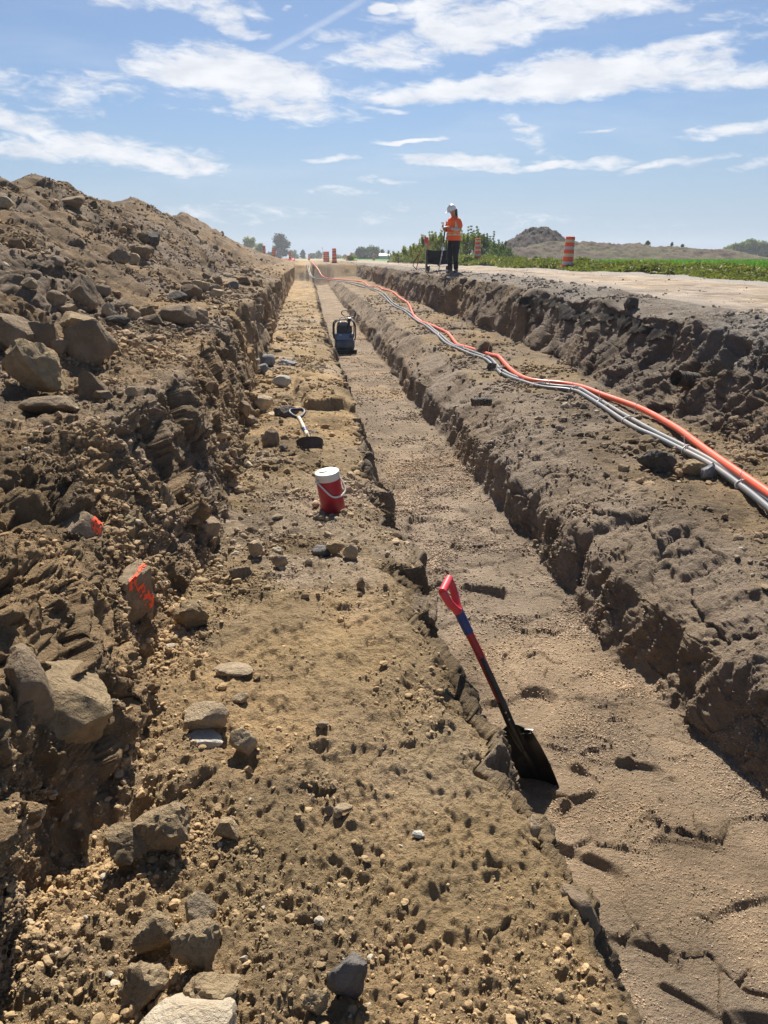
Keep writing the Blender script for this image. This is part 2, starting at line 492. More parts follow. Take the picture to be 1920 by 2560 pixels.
STAMPS = []
_sr = np.random.RandomState(21)
for _ in range(110):
    yy = math.exp(_sr.uniform(math.log(1.2), math.log(40)))
    big = True
    STAMPS.append((_sr.uniform(.72, 1.72), yy, _sr.uniform(.16, .32) if big else _sr.uniform(.06, .11), _sr.uniform(.07, .13) if big else _sr.uniform(.04, .06),
                   _sr.uniform(-.8, .8), float(np.clip(_sr.normal(0, .012), -.02, .02)), _sr.normal(0, .05), _sr.normal(0, .05)))


def terrain(y0, y1, k, ncol, f0=1.5):
    ny = int(math.log(y1 / y0) / k)
    y = y0 * np.exp(np.linspace(0, math.log(y1 / y0), ny))
    K = knots(y)
    xs, zs, reg, bounds = [], [], [], [0]
    for i, n in enumerate(ncol):
        t = np.linspace(0, 1, n, endpoint=False)[None]
        if i < 2: t = t ** .5
        xs.append(K[i][0][:, None] * (1 - t) + K[i + 1][0][:, None] * t)
        zs.append(K[i][1][:, None] * (1 - t) + K[i + 1][1][:, None] * t)
        reg += [REG[i]] * n
        bounds.append(bounds[-1] + n)
    xs.append(K[-1][0][:, None]); zs.append(K[-1][1][:, None]); reg.append(REG[-1])
    X = np.concatenate(xs, 1); Z = np.concatenate(zs, 1)
    sg = 9 if ncol is NCOL_NEAR else 4
    X[:, 8:] = smooth_s(X[:, 8:], sg); Z[:, 8:] = smooth_s(Z[:, 8:], sg)
    Y = np.repeat(y[:, None], X.shape[1], 1)
    reg = np.array(reg)
    PR = np.array([RP[r] for r in reg]).T            # 8 x cols
    PR = smooth_s(PR, 14 if ncol is NCOL_NEAR else 7)
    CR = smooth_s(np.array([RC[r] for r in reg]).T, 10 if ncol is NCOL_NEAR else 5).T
    dX = np.gradient(X, axis=1); dZ = np.gradient(Z, axis=1)
    L = np.sqrt(dX ** 2 + dZ ** 2) + 1e-9
    NX, NZ = -dZ / L, dX / L
    U = np.cumsum(np.sqrt(dX ** 2 + dZ ** 2), 1)
    U = U - U[:, [int((reg == 'bench').argmax())]]
    dy = (y * k)[:, None]
    res = np.maximum(dy, L)
    fade = lambda l: np.clip((l / res - f0) / 2.0, 0, 1).astype(np.float32)
    P = np.stack([X, Y, Z], -1).astype(np.float32)
    # warped coordinates so that cells do not look regular
    wu = fbm(P, .23, 3, 31) ; wv = fbm(P, .23, 3, 37)
    Uw = U + wu * .09; Yw = Y + wv * .09
    D = PR[0] * fbm(P, 1.1, 3, 1) * 1.6 + (.25 * PR[0] + .006) * fbm(P, .33, 3, 2) * 1.6
    isbench = (reg == 'bench').astype(float)
    b, r1 = blocks(Uw, Yw * .8, .36, 3); D = D + PR[1] * b * fade(.36)
    b, r2 = blocks(Uw, Yw, .13, 5); D = D + PR[2] * b * fade(.13)
    c = blocks(Uw, Yw, .055, 6)[0]; D = D + PR[2] * .35 * c * fade(.055)
    # tooth marks of the bucket on the cut walls
    fl = vnoise(Y * 7.0 + U * 2.2, U * .9, 0 * U, 3) + .6 * vnoise(Y * 15 + U * 4, U * 2, 0 * U, 4)
    D = D + PR[3] * fl * 1.6 * fade(.12)
    # layered crumbs
    pat = np.clip(fbm(P, .7, 3, 55) * 1.6 + .5, 0, 1)         # where crumbs gather
    near_foot = np.exp(-np.maximum(X + .72, 0) / .22) * isbench * 1.0
    near_foot2 = np.exp(-np.abs(X - 3.5) / .25) * (reg == 'benchR')
    nf = near_foot + near_foot2
    tint = np.zeros_like(X)
    lowleft = isbench * np.clip(1 - (Y - 1.6) / 1.2, 0, 1) * np.clip(1 - (X + .55) / .8, 0, 1)
    for (size, ci, sd, gain) in ((.15, 4, 2, .42), (.075, 4, 8, .4), (.04, 5, 13, .34)):
        dens = PR[ci] * (.45 + 1.1 * pat) + nf * .35 + lowleft * (.55 if size > .03 else .3)
        if size == .15: dens = PR[ci] * .5 * pat + lowleft * .3 + nf * .05
        h, rr = clods(Uw, Yw, size, sd, np.clip(dens, 0, .95))
        D = D + h * size * gain * fade(size * .8) * np.where(reg == 'bench', .75, 1.0)
        tint = np.where(h > .05, rr - .5, tint)
    gn = fbm(P, .115, 4, 61, .72, fade) * 1.25 + fbm(P, .04, 3, 63, .65, fade, ridged=True) * .6
    grain = PR[7] * gn * 1.6
    D = D + grain + .3 * PR[7] * fbm(P, .016, 1, 66, .6, fade)
    # crumbly skin: rounded lumps parted by creases
    wa, wb = fbm(P, .06, 2, 77), fbm(P, .06, 2, 78)
    def billow(l, s):
        c_, s_ = math.cos(s), math.sin(s)
        qx = P[..., 0] + .020 * wa; qy = P[..., 1] + .020 * wb
        return (np.abs(vnoise((qx * c_ - qy * s_) / l, (qx * s_ + qy * c_) / l, P[..., 2] / l, s) + .5 * vnoise((qx * s_ + qy * c_) / l * 1.7, (qx * c_ - qy * s_) / l * 1.7, P[..., 2] / l, s + 3)) - .35) * fade(l)
    pat2 = np.clip(fbm(P, .38, 3, 57) * 2.6 + .42, 0, 1)
    W = PR[6] * (.15 + .75 * pat2 + .45 * pat) + nf * .3 + lowleft * .5
    W = np.where(reg == 'floor', W * 2.0, W)
    W = np.where(reg == 'bench', W * .8, W)
    D = D + W * (.007 * billow(.085, 71) + .007 * billow(.046, 72) + .006 * billow(.025, 73) + .005 * billow(.013, 74))
    # slumped, water-worn gullies down the cut faces
    rg = 1 - np.abs(vnoise(Y * 3.1 + U * .9 + wu, U * 1.1, 0 * U, 9)) * 2
    D = D - PR[3] * 1.3 * np.clip(rg - .55, 0, 1) * 2
    # compacted sand of the trench floor: overlapping plate and boot prints
    fs, fe = bounds[9], bounds[10]
    Xf = X[:, fs:fe]; Yf = Y[:, fs:fe]
    Hf = D[:, fs:fe] * 1.0 + .012 * fbm(P[:, fs:fe], .35, 3, 71)
    sm = np.zeros_like(Hf)
    # cracked plates pressed flat by the compactor
    bu = (Uw[:, fs:fe] + wv[:, fs:fe] * .05); bv = Yw[:, fs:fe] + wu[:, fs:fe] * .09
    for (cs, sd_, keep, up) in ((.30, 41, .7, .050), (.17, 47, .5, .034)):
        f1, f2, rid, ox, oy = cells(bu * .75, bv, cs, sd_)
        lv_ = (rid[..., 0] - .5) * up + oy * (rid[..., 1] - .3) * up * .8 + .012 * fbm(P[:, fs:fe], .35, 3, 71)
        flat_ = np.clip((f2 - f1 - .03) / .07, 0, 1) * (rid[..., 2] < keep) * fade(.12)[:, fs:fe]
        crk = np.exp(-((f2 - f1) / .045) ** 2) * (rid[..., 2] < keep) * .010
        Hf = Hf * (1 - .88 * flat_) + lv_ * .88 * flat_ - crk
        sm = np.maximum(sm, flat_)
    for (sx, sy, ra, rb, th, lv, tx, ty) in STAMPS:
        if sy < y0 - .4 or sy > y1 + .4: continue
        i0 = max(np.searchsorted(y, sy - .4) - 1, 0); i1 = min(np.searchsorted(y, sy + .4) + 1, ny)
        if i1 - i0 < 2: continue
        dx = Xf[i0:i1] - sx; dyy = Yf[i0:i1] - sy
        ct, st = math.cos(th), math.sin(th)
        a = (dx * ct + dyy * st) / ra; bb = (-dx * st + dyy * ct) / rb
        d = (np.abs(a) ** 3 + np.abs(bb) ** 3) ** (1 / 3)
        mk = np.clip((1 - d) / .15, 0, 1)
        lvl = lv - .012 + tx * dx + ty * dyy
        mk = mk * (.93)
        rim = np.exp(-((d - 1.1) / .07) ** 2) * .003
        Hf[i0:i1] = Hf[i0:i1] * (1 - mk) + lvl * mk + rim * (1 - mk)
        sm[i0:i1] = sm[i0:i1] * (1 - mk) + mk
    edge = np.minimum(np.arange(fe - fs), np.arange(fe - fs)[::-1]) / (fe - fs)
    em = np.clip(edge / .07, 0, 1)[None]
    D[:, fs:fe] = D[:, fs:fe] * (1 - em) + Hf * em
    # a broken step across the left ledge
    st = np.clip((Y + .12 * wu + .05 * np.sin(X * 9) - 8.12) / .05, 0, 1) * np.clip((12.5 - Y) / 4, 0, 1) * np.clip((X + .12 + .3 * wv) / .12, 0, 1)
    D = D + .13 * st * isbench
    # the ledge rounds off and slumps towards the trench
    ge_ = X[:, [bounds[8]]] - X
    D = D - (.055 + .05 * wv) * np.clip(1 - ge_ / .17, 0, 1) ** 1.6 * isbench * np.clip((Y - 1.2) / .6, .2, 1)
    # shadowed hollow washed out of the near left bank
    D = D - .10 * np.exp(-((Y - 1.84) / .13) ** 2 - ((Z - .06) / .2) ** 2) * np.isin(reg, ['wallL', 'bench']) * (X < -.5)
    D *= np.clip(.4 + Y / 2.5, 0, 1) if y0 < 1 else 1
    # colour --------------------------------------------------------
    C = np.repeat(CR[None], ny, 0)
    C[:, fs:fe] *= (.92 + .18 * sm[..., None])          # pressed plates dry pale, the crumbs between stay damp
    nb = fbm(P, 1.3, 4, 81); ns = fbm(P, .3, 3, 85)
    # ochre and greyish-pink patches of subsoil
    och = np.clip(nb * 3.2 + ns * 1.4, 0, 1)[..., None]; gry = np.clip(-nb * 3.2 + ns * 1.4 - .1, 0, 1)[..., None] * np.where(reg == 'floor', .3, 1.0)[None, :, None]
    dmp = np.clip(fbm(P, .45, 4, 99, .6) * 3.4 - .35, 0, 1)[..., None]
    C = C * (1 - .40 * dmp * np.where(reg == 'floor', .5, 1.0)[None, :, None])
    C = C * (1 - och * .3) + C * np.array([1.22, 1.08, .82]) * och * .3
    C = C * (1 - gry * .35) + C.mean(-1, keepdims=True) * np.array([1.12, 1.0, .92]) * gry * .35
    C = C * (1 + .45 * ns[..., None]) * (1 + .35 * tint[..., None])
    # sand spilled over the trench edges
    spill = np.clip(1 - np.abs(X - .62) / .22, 0, 1) * np.clip((Y - 2.2) / 2.0, 0, 1) * np.clip(.6 + ns * 1.5, 0, 1)
    spill = np.maximum(spill, np.clip(1 - np.abs(X - 2.05) / .55, 0, 1) * np.clip(.75 + ns * 1.2, 0, 1) * (X < 2.9))
    spill = spill[..., None] * .75
    C = C * (1 - spill) + np.array([.31, .245, .185]) * spill
    # bench: trodden pale ochre clay showing through
    tr = (np.clip(fbm(P, .55, 4, 91) * 2.4 + .05, 0, 1) * ((reg == 'bench') | (reg == 'benchR')))[..., None] * .4
    C = C * (1 - tr) + np.array([.36, .262, .138]) * tr
    # darker damp bands on the deep cut wall, grey gravel at its top
    gv = (np.clip((Z - (np.interp(y, GY, GZ)[:, None] - .38)) / .15, 0, 1) * (X > 3.9) * (X < 5.3) * np.clip(.65 + nb * 2, 0, 1) * np.clip((Y-3)/3,0,1))[..., None]
    C = C * (1 - gv * .7) + np.array([.25, .23, .21]) * gv * .7
    # compacted grey-tan wheel lanes on the road
    rd = np.clip((X - 5.0) / .8, 0, 1) * (X < 8.3)
    ln = (vnoise(X * 2.2, Y * .05, 0 * X, 5) * .26 + vnoise(X * 5, Y * .35, 0 * X, 6) * .16 + vnoise(X * 1.2, Y * .5, 0 * X, 7) * .14)[..., None]
    C = C * (1 + ln * rd[..., None])
    ge = np.clip((X - 7.6 + .3 * ns) / .4, 0, 1)[..., None]
    C = C * (1 - ge) + np.array([.30, .275, .25]) * ge
    C = np.clip(C, .02, .8)
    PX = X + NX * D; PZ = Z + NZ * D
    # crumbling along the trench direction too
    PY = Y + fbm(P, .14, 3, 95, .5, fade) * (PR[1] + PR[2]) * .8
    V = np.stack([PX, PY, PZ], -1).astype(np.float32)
    area = (L * dy).astype(np.float32)
    return V, C.astype(np.float32), bounds, y, area, reg, pat.astype(np.float32)


def strip(name, V, C, c0, c1, mat, kind='structure'):
    v = V[:, c0:c1]; ny, nx = v.shape[:2]
    idx = np.arange(ny * nx).reshape(ny, nx)
    f = np.stack([idx[:-1, :-1], idx[:-1, 1:], idx[1:, 1:], idx[1:, :-1]], -1).reshape(-1, 4)
    return v.reshape(-1, 3), C[:, c0:c1].reshape(-1, 3), f


NEARV = terrain(.62, 8.75, .0029, NCOL_NEAR)
FARV = terrain(8.4, 135, .0040, NCOL_FAR, 2.4)
SETTING = [('spoil_heap', 0, 4, 'soil'), ('ground', 4, 9, 'soil'), ('trench_floor', 9, 10, 'sand'), ('ground_bank', 10, 17, 'soil'), ('road', 17, 19, 'road')]
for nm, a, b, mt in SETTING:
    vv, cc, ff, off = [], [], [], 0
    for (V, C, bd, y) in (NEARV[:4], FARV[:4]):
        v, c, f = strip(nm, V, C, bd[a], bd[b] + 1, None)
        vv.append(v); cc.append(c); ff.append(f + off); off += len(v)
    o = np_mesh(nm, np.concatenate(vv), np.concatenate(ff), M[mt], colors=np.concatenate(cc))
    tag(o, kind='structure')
    print('terrain', nm, off, round(time.time() - T0, 1))


def surf(x, y, zmin=-9, zmax=9):
    """displaced terrain point nearest to (x, y), the highest of the candidates"""
    V, C, bd, ys = (NEARV if y < 8.5 else FARV)[:4]
    j = min(max(int(np.searchsorted(ys, y)), 0), len(ys) - 1)
    row = V[j]
    d = np.abs(row[:, 0] - x)
    ok = (row[:, 2] > zmin) & (row[:, 2] < zmax)
    d = np.where(ok, d, 99)
    c = np.where(d < d.min() + .02)[0]
    return float(row[c, 2].max())


# ------------------------------------------------------------------ rocks and clods
def ico(sub):
    bm = bmesh.new()
    bmesh.ops.create_icosphere(bm, subdivisions=sub, radius=1)
    v = np.array([x.co[:] for x in bm.verts], np.float32)
    f = np.array([[q.index for q in x.verts] for x in bm.faces], np.int32)
    bm.free()
    return v, f


ICO = {k: ico(k) for k in (1, 2, 3, 4, 5)}


def rock_shape(seed, sub, planes=11, flat=.75, sharp=.8, rough=.07, lumps=.12, dims=(1, 1, 1), clayey=False, face=None):
    rs = np.random.RandomState(seed)
    v, f = ICO[sub]
    nrm = rs.normal(size=(planes, 3)); nrm /= np.linalg.norm(nrm, axis=1)[:, None]
    dist = rs.uniform(.55, .9, planes)
    if face:
        fa = np.array(face, float); fn_ = fa[:, :3] / np.linalg.norm(fa[:, :3], axis=1)[:, None]
        nrm = np.concatenate([nrm, fn_]); dist = np.concatenate([dist, fa[:, 3]])
    dots = v @ nrm.T
    r = np.where(dots > .05, dist / np.maximum(dots, .05), 9).min(1)
    r = np.minimum(r, 1.15)
    r = r * sharp + (1 - sharp) * .85
    P = v * 1.0 + seed * 3.1
    r = r * (1 + lumps * fbm(P, .9, 2, seed) * 2 + rough * fbm(P, .28, 3, seed + 3, .6) * 2)
    if clayey: r = r * (1 + .16 * fbm(P, .16, 3, seed + 8, .65, ridged=True))
    p = v * r[:, None] * np.array(dims) * np.array([1, 1, flat])
    return p.astype(np.float32), f


def scatter(name, label, cat, specs, seed, mat):
    """loose crumbs: one mesh of many little faceted stones resting on the soil"""
    rs = np.random.RandomState(seed)
    shapes = {s: [rock_shape(900 + i + s * 50, s, 9, .72, .9, .05, .16) for i in range(10)] for s in (1, 2)}
    VV, FF, CC, off = [], [], [], 0
    for (T, count, y0, y1, regs, smin, smax, power, sub, wfun) in specs:
        V, C, bd, ys, area, reg, pat = T
        i0, i1 = np.searchsorted(ys, y0), np.searchsorted(ys, y1)
        w = area[i0:i1] * np.isin(reg, list(regs))[None] * np.array([regs.get(r, 0) for r in reg])[None]
        cl_ = np.clip(fbm(V[i0:i1], .22, 3, 44) * 2.2 + .35, 0, 1) ** 2
        w = w * (.05 + pat[i0:i1] ** 1.5) * (.12 + cl_)
        if wfun: w = w * wfun(V[i0:i1, :, 0], V[i0:i1, :, 1])
        w = w / (np.maximum(V[i0:i1, :, 1], .8) ** 1.1)
        cw = np.cumsum(w.ravel().astype(np.float64)); cw /= cw[-1]
        pick = np.searchsorted(cw, rs.rand(count))
        pv = V[i0:i1].reshape(-1, 3)[pick]; pc = C[i0:i1].reshape(-1, 3)[pick]
        size = smin * (smax / smin) ** (rs.rand(count) ** power)
        size = size * np.clip(pv[:, 1] / 4, .55, 1.6)
        q = rs.normal(size=(count, 4)); q /= np.linalg.norm(q, axis=1)[:, None]
        kind = rs.randint(0, 10, count)
        tintr = rs.uniform(.8, 1.22, count)
        pale = rs.rand(count) < .02
        for k in range(10):
            m = kind == k
            sv, sf = shapes[sub][k]
            a, b, c, d = q[m].T
            Rm = np.stack([1 - 2 * (c * c + d * d), 2 * (b * c - a * d), 2 * (b * d + a * c), 2 * (b * c + a * d), 1 - 2 * (b * b + d * d), 2 * (c * d - a * b),
                           2 * (b * d - a * c), 2 * (c * d + a * b), 1 - 2 * (b * b + c * c)], -1).reshape(-1, 3, 3)
            loc = np.einsum('nij,vj->nvi', Rm, sv) * size[m][:, None, None]
            loc[..., 2] *= .8
            w_ = loc + pv[m][:, None] + np.array([0, 0, 1]) * (size[m] * .28)[:, None, None]
            n = w_.shape[0]
            VV.append(w_.reshape(-1, 3)); FF.append((sf[None] + (np.arange(n) * len(sv))[:, None, None] + off).reshape(-1, 3))
            off += n * len(sv)
            col = pc[m] * tintr[m][:, None]
            col = np.where(pale[m][:, None], np.array([.44, .38, .29]) * tintr[m][:, None], col)
            CC.append(np.repeat(np.clip(col, .02, .7), len(sv), 0))
    o = np_mesh(name, np.concatenate(VV), np.concatenate(FF), mat, smooth=False, colors=np.concatenate(CC))
    tag(o, label, cat, kind='stuff')
    print(name, off, round(time.time() - T0, 1))
    return o


M['crumb'] = soil_mat('crumb', 120, .6, .006, .15)
foot = lambda X, Y: .5 + 2.2 * np.exp(-np.maximum(X + .6, 0) / .35) + 2.5 * np.clip(1 - (Y - 1.6) / 1.5, 0, 1) * np.clip(1 - (X + .5) / .8, 0, 1)
N_, F_ = NEARV, FARV
scatter('loose_clods', 'loose crumbs and small clods of dry brown soil strewn over the cut ledges', 'loose soil', [
    (N_, 140000, .9, 8.5, {'bench': 1.0, 'wallL': .9, 'wallG': .3, 'flat': .8}, .0026, .011, 1.7, 1, foot),
    (N_, 7500, .9, 8.5, {'bench': 1.0, 'flat': 1.0, 'wallL': .8}, .011, .032, 2.2, 2, foot),
    (N_, 22000, 1.5, 8.5, {'benchR': 1.0, 'wallR': 1.0, 'shoulder': .6, 'wallK': .7}, .004, .016, 1.8, 1, None),
    (N_, 900, 3, 8.5, {'benchR': 1.0, 'shoulder': .9, 'wallK': .2}, .015, .04, 2.2, 2, None),
    (N_, 42000, 1.2, 8.5, {'floor': 1.0}, .0028, .010, 1.8, 1, None),
    (F_, 2500, 8.6, 26, {'floor': 1.0}, .006, .014, 1.6, 1, None),
    (N_, 2600, 3, 8.5, {'heap': 1.0, 'flat': .9}, .010, .034, 2.8, 2, None),
    (F_, 12000, 8.6, 28, {'heap': 1.0, 'flat': 1.0, 'wallL': .1}, .009, .034, 2.6, 1, None),
    (F_, 420, 8.6, 50, {'heap': 1.0, 'flat': 1.0}, .025, .085, 2.2, 2, None),
    (F_, 7000, 8.6, 30, {'bench': 1.0, 'benchR': 1.0, 'shoulder': 1.0, 'wallK': .3, 'wallR': .2}, .008, .03, 2.0, 1, None),
    (F_, 300, 8.6, 60, {'road': 1.0}, .006, .02, 2.5, 1, None)], 5, M['crumb'])
# ------------------------------------------------------------------ view geometry: a photo pixel (1659 x 2212 reading) -> a point in the world
def ray(px, py):
    a = (px * 1.15732 - 960) / 1923; b = (1280 - py * 1.15732) / 1923
    P_, Yw_ = R(18.3), R(5.5)
    d = (a, math.cos(P_) + b * math.sin(P_), -math.sin(P_) + b * math.cos(P_))
    return Vector((d[0] * math.cos(Yw_) + d[1] * math.sin(Yw_), -d[0] * math.sin(Yw_) + d[1] * math.cos(Yw_), d[2]))


def at_z(px, py, z):
    d = ray(px, py); return Vector((0, 0, CAM_H)) + d * ((z - CAM_H) / d.z)


def at_y(px, py, y):
    d = ray(px, py); return Vector((0, 0, CAM_H)) + d * (y / d.y)


def at_soil(px, py):
    d = ray(px, py); t = 1.3
    while t < 80:
        p = Vector((0, 0, CAM_H)) + d * t
        if p.y > .7 and p.z <= surf(p.x, p.y): return p
        t *= 1.006
    return p


# ------------------------------------------------------------------ mesh builders
class MB:
    def __init__(s): s.bm = bmesh.new()

    def _new(s, geom, mat):
        vs = [g for g in geom if isinstance(g, bmesh.types.BMVert)]
        bmesh.ops.transform(s.bm, matrix=mat, verts=vs)
        return vs

    def box(s, c, size, rot=(0, 0, 0), bevel=0.0, seg=2):
        b2 = bmesh.new()
        bmesh.ops.create_cube(b2, size=1)
        bmesh.ops.scale(b2, vec=size, verts=b2.verts)
        if bevel: bmesh.ops.bevel(b2, geom=b2.edges[:], offset=bevel, segments=seg, affect='EDGES', profile=.5)
        bmesh.ops.transform(b2, matrix=Matrix.Translation(c) @ Euler(rot).to_matrix().to_4x4(), verts=b2.verts)
        s.join(b2); return s

    def join(s, b2):
        me = bpy.data.meshes.new('tmp'); b2.to_mesh(me); b2.free(); s.bm.from_mesh(me); bpy.data.meshes.remove(me)

    def tube(s, pts, r, seg=10, caps=True, flat=1.0):
        pts = [Vector(p) for p in pts]
        rr = r if isinstance(r, (list, tuple)) else [r] * len(pts)
        up = Vector((0, 0, 1)); rings = []
        t0 = (pts[1] - pts[0]).normalized()
        nrm = t0.orthogonal().normalized() if abs(t0.dot(up)) > .98 else t0.cross(up).normalized()
        for i, p in enumerate(pts):
            t = (pts[min(i + 1, len(pts) - 1)] - pts[max(i - 1, 0)]).normalized()
            nrm = (nrm - t * nrm.dot(t)).normalized(); bn = t.cross(nrm)
            rings.append([s.bm.verts.new(p + (nrm * math.cos(a) + bn * math.sin(a) * flat) * rr[i]) for a in [2 * math.pi * k / seg for k in range(seg)]])
        for a, b in zip(rings, rings[1:]):
            for k in range(seg): s.bm.faces.new((a[k], a[(k + 1) % seg], b[(k + 1) % seg], b[k]))
        if caps: s.bm.faces.new(rings[0][::-1]); s.bm.faces.new(rings[-1])
        return s

    def lathe(s, prof, seg=40, c=(0, 0, 0), axis=None, cap=True):
        rings = []
        M_ = Matrix.Translation(c) @ (Vector((0, 0, 1)).rotation_difference(Vector(axis)).to_matrix().to_4x4() if axis else Matrix())
        for (r, z) in prof:
            rings.append([s.bm.verts.new(M_ @ Vector((max(r, 1e-4) * math.cos(2 * math.pi * k / seg), max(r, 1e-4) * math.sin(2 * math.pi * k / seg), z))) for k in range(seg)])
        for a, b in zip(rings, rings[1:]):
            for k in range(seg): s.bm.faces.new((a[k], a[(k + 1) % seg], b[(k + 1) % seg], b[k]))
        if cap: s.bm.faces.new(rings[0][::-1]); s.bm.faces.new(rings[-1])
        return s

    def grid(s, fn, nu, nv, thick=0.0):
        """fn(u, v) -> point; a sheet, given thickness along its normal"""
        g = [[s.bm.verts.new(fn(i / nu, j / nv)) for j in range(nv + 1)] for i in range(nu + 1)]
        fs = [s.bm.faces.new((g[i][j], g[i + 1][j], g[i + 1][j + 1], g[i][j + 1])) for i in range(nu) for j in range(nv)]
        if thick:
            s.bm.normal_update()
            bmesh.ops.solidify(s.bm, geom=fs, thickness=thick)
        return s

    def build(s, name, mat, parent=None, smooth=True, sub=0, loc=None, auto=35):
        bmesh.ops.recalc_face_normals(s.bm, faces=s.bm.faces)
        me = bpy.data.meshes.new(name)
        s.bm.to_mesh(me); s.bm.free()
        if mat: me.materials.append(mat)
        for p in me.polygons: p.use_smooth = smooth
        if smooth:
            try: me.set_sharp_from_angle(angle=R(auto))
            except Exception: pass
        o = bpy.data.objects.new(name, me); COL.objects.link(o)
        if parent: o.parent = parent
        if loc: o.location = loc
        if sub:
            m = o.modifiers.new('sub', 'SUBSURF'); m.levels = m.render_levels = sub
        return o


def bez(pts, n=8):
    """Catmull-Rom through the points"""
    pts = [Vector(p) for p in pts]; out = []
    for i in range(len(pts) - 1):
        p0, p1, p2, p3 = pts[max(i - 1, 0)], pts[i], pts[i + 1], pts[min(i + 2, len(pts) - 1)]
        for k in range(n):
            t = k / n
            out.append(.5 * ((2 * p1) + (p2 - p0) * t + (2 * p0 - 5 * p1 + 4 * p2 - p3) * t * t + (-p0 + 3 * p1 - 3 * p2 + p3) * t ** 3))
    out.append(pts[-1]); return out


def children(o): return [c for c in bpy.data.objects if c.parent == o]


def copy_tree(o, parent=None, kids=None):
    c = o.copy(); COL.objects.link(c); c.parent = parent
    for ch in list(o.children): copy_tree(ch, c)
    return c


# ------------------------------------------------------------------ materials of the things
M['jug_red'] = plain('red_plastic', (.42, .012, .03), .38, .06, 8, bstr=.05, dirt=.28, dirtc=(.33, .2, .14))
M['jug_white'] = plain('white_plastic', (.74, .7, .64), .4, .05, 10, bstr=.05, dirt=.35, dirtc=(.45, .37, .27))
M['black_rubber'] = plain('black_rubber', (.02, .02, .022), .55, .2, 20, dirt=.35, dirtc=(.18, .14, .1))
M['shovel_red'] = plain('red_fibreglass', (.36, .015, .018), .4, .1, 14, bstr=.08, dirt=.4, dirtc=(.25, .12, .09))
M['shovel_grip'] = plain('red_grip_plastic', (.62, .03, .05), .4, .06, 12, bstr=.05, dirt=.25, dirtc=(.45, .2, .17))
M['blue_tape'] = plain('blue_tape', (.015, .035, .16), .5, .12, 30, dirt=.3, dirtc=(.12, .12, .15))
M['blade_black'] = plain('black_steel_blade', (.016, .016, .017), .38, .2, 18, metal=.4, dirt=.45, dirtc=(.11, .085, .06))
M['steel_worn'] = plain('worn_steel', (.45, .43, .4), .35, .15, 20, metal=.8, dirt=.3)
M['wood'] = plain('pale_ash_wood', (.66, .55, .38), .6, .12, 12, dirt=.25)
M['navy'] = plain('navy_plastic', (.014, .02, .05), .42, .1, 12)
M['rust'] = plain('rusty_blade', (.06, .038, .028), .6, .3, 18, metal=.25, dirt=.5, dirtc=(.12, .085, .06))
M['orange_pipe'] = plain('orange_conduit', (.84, .11, .045), .42, .08, 5, bstr=.05, dirt=.4, dirtc=(.55, .25, .17))
M['grey_pipe'] = plain('grey_conduit', (.15, .155, .165), .45, .1, 6, bstr=.05, dirt=.5, dirtc=(.3, .25, .2))
M['tie'] = plain('white_nylon', (.75, .72, .66), .5, .05, 10)
M['machine_blue'] = plain('dusty_blue_paint', (.06, .15, .33), .42, .1, 10, dirt=.35, dirtc=(.2, .17, .13))
M['machine_navy'] = plain('dusty_navy_paint', (.03, .065, .13), .45, .1, 10, dirt=.4, dirtc=(.2, .17, .13))
M['machine_dark'] = plain('dark_machine_metal', (.022, .025, .032), .45, .15, 14, metal=.3, dirt=.3, dirtc=(.15, .12, .09))
M['machine_grey'] = plain('grey_machine_metal', (.13, .14, .15), .4, .15, 14, metal=.5, dirt=.35)
M['hivis'] = plain('hi_vis_orange', (.92, .13, .03), .8, .08, 20, bstr=.3, spec=.2)
M['hivis_shirt'] = plain('orange_shirt', (.85, .15, .05), .85, .1, 18, bstr=.3, spec=.2)
M['reflective'] = plain('silver_reflective_tape', (.52, .55, .47), .5, .05, 20)
M['lime_trim'] = plain('lime_trim', (.62, .68, .12), .6, .05, 20)
M['skin'] = plain('skin', (.36, .19, .125), .55, .06, 20)
M['hair'] = plain('dark_hair', (.02, .014, .012), .5, .2, 40)
M['trousers'] = plain('black_trousers', (.014, .017, .026), .85, .15, 20, bstr=.3, spec=.2)
M['boots'] = plain('dusty_boots', (.06, .055, .05), .7, .2, 20, dirt=.5, dirtc=(.2, .17, .13))
M['hat_white'] = plain('white_hard_hat', (.78, .78, .8), .3, .03, 10)
M['paper'] = plain('paper', (.7, .7, .68), .8, .03, 10)
M['canvas'] = plain('black_canvas', (.012, .014, .018), .8, .15, 20, spec=.2)
M['barrel_orange'] = plain('barrel_orange', (.86, .085, .02), .5, .06, 6, dirt=.15, dirtc=(.5, .2, .12))
M['barrel_grey'] = plain('barrel_reflective_band', (.46, .44, .42), .45, .06, 6)
M['barrel_yellow'] = plain('barrel_yellow_band', (.62, .5, .28), .45, .06, 6)
M['pink'] = plain('pink_flagging', (.9, .07, .09), .7, .05, 10)
M['fabric'] = plain('geotextile_fabric', (.05, .048, .048), .9, .3, 30, spec=.1, dirt=.8, dirtc=(.13, .105, .085))
M['pipe_mud'] = plain('muddy_corrugated_plastic', (.045, .038, .03), .8, .3, 25, dirt=.75, dirtc=(.13, .1, .07), bstr=.6)
M['pipe_white'] = plain('white_conduit', (.55, .53, .5), .4, .05, 10)
M['spray'] = plain('orange_spray_paint', (.95, .11, .04), .75, .15, 30, bstr=.5)

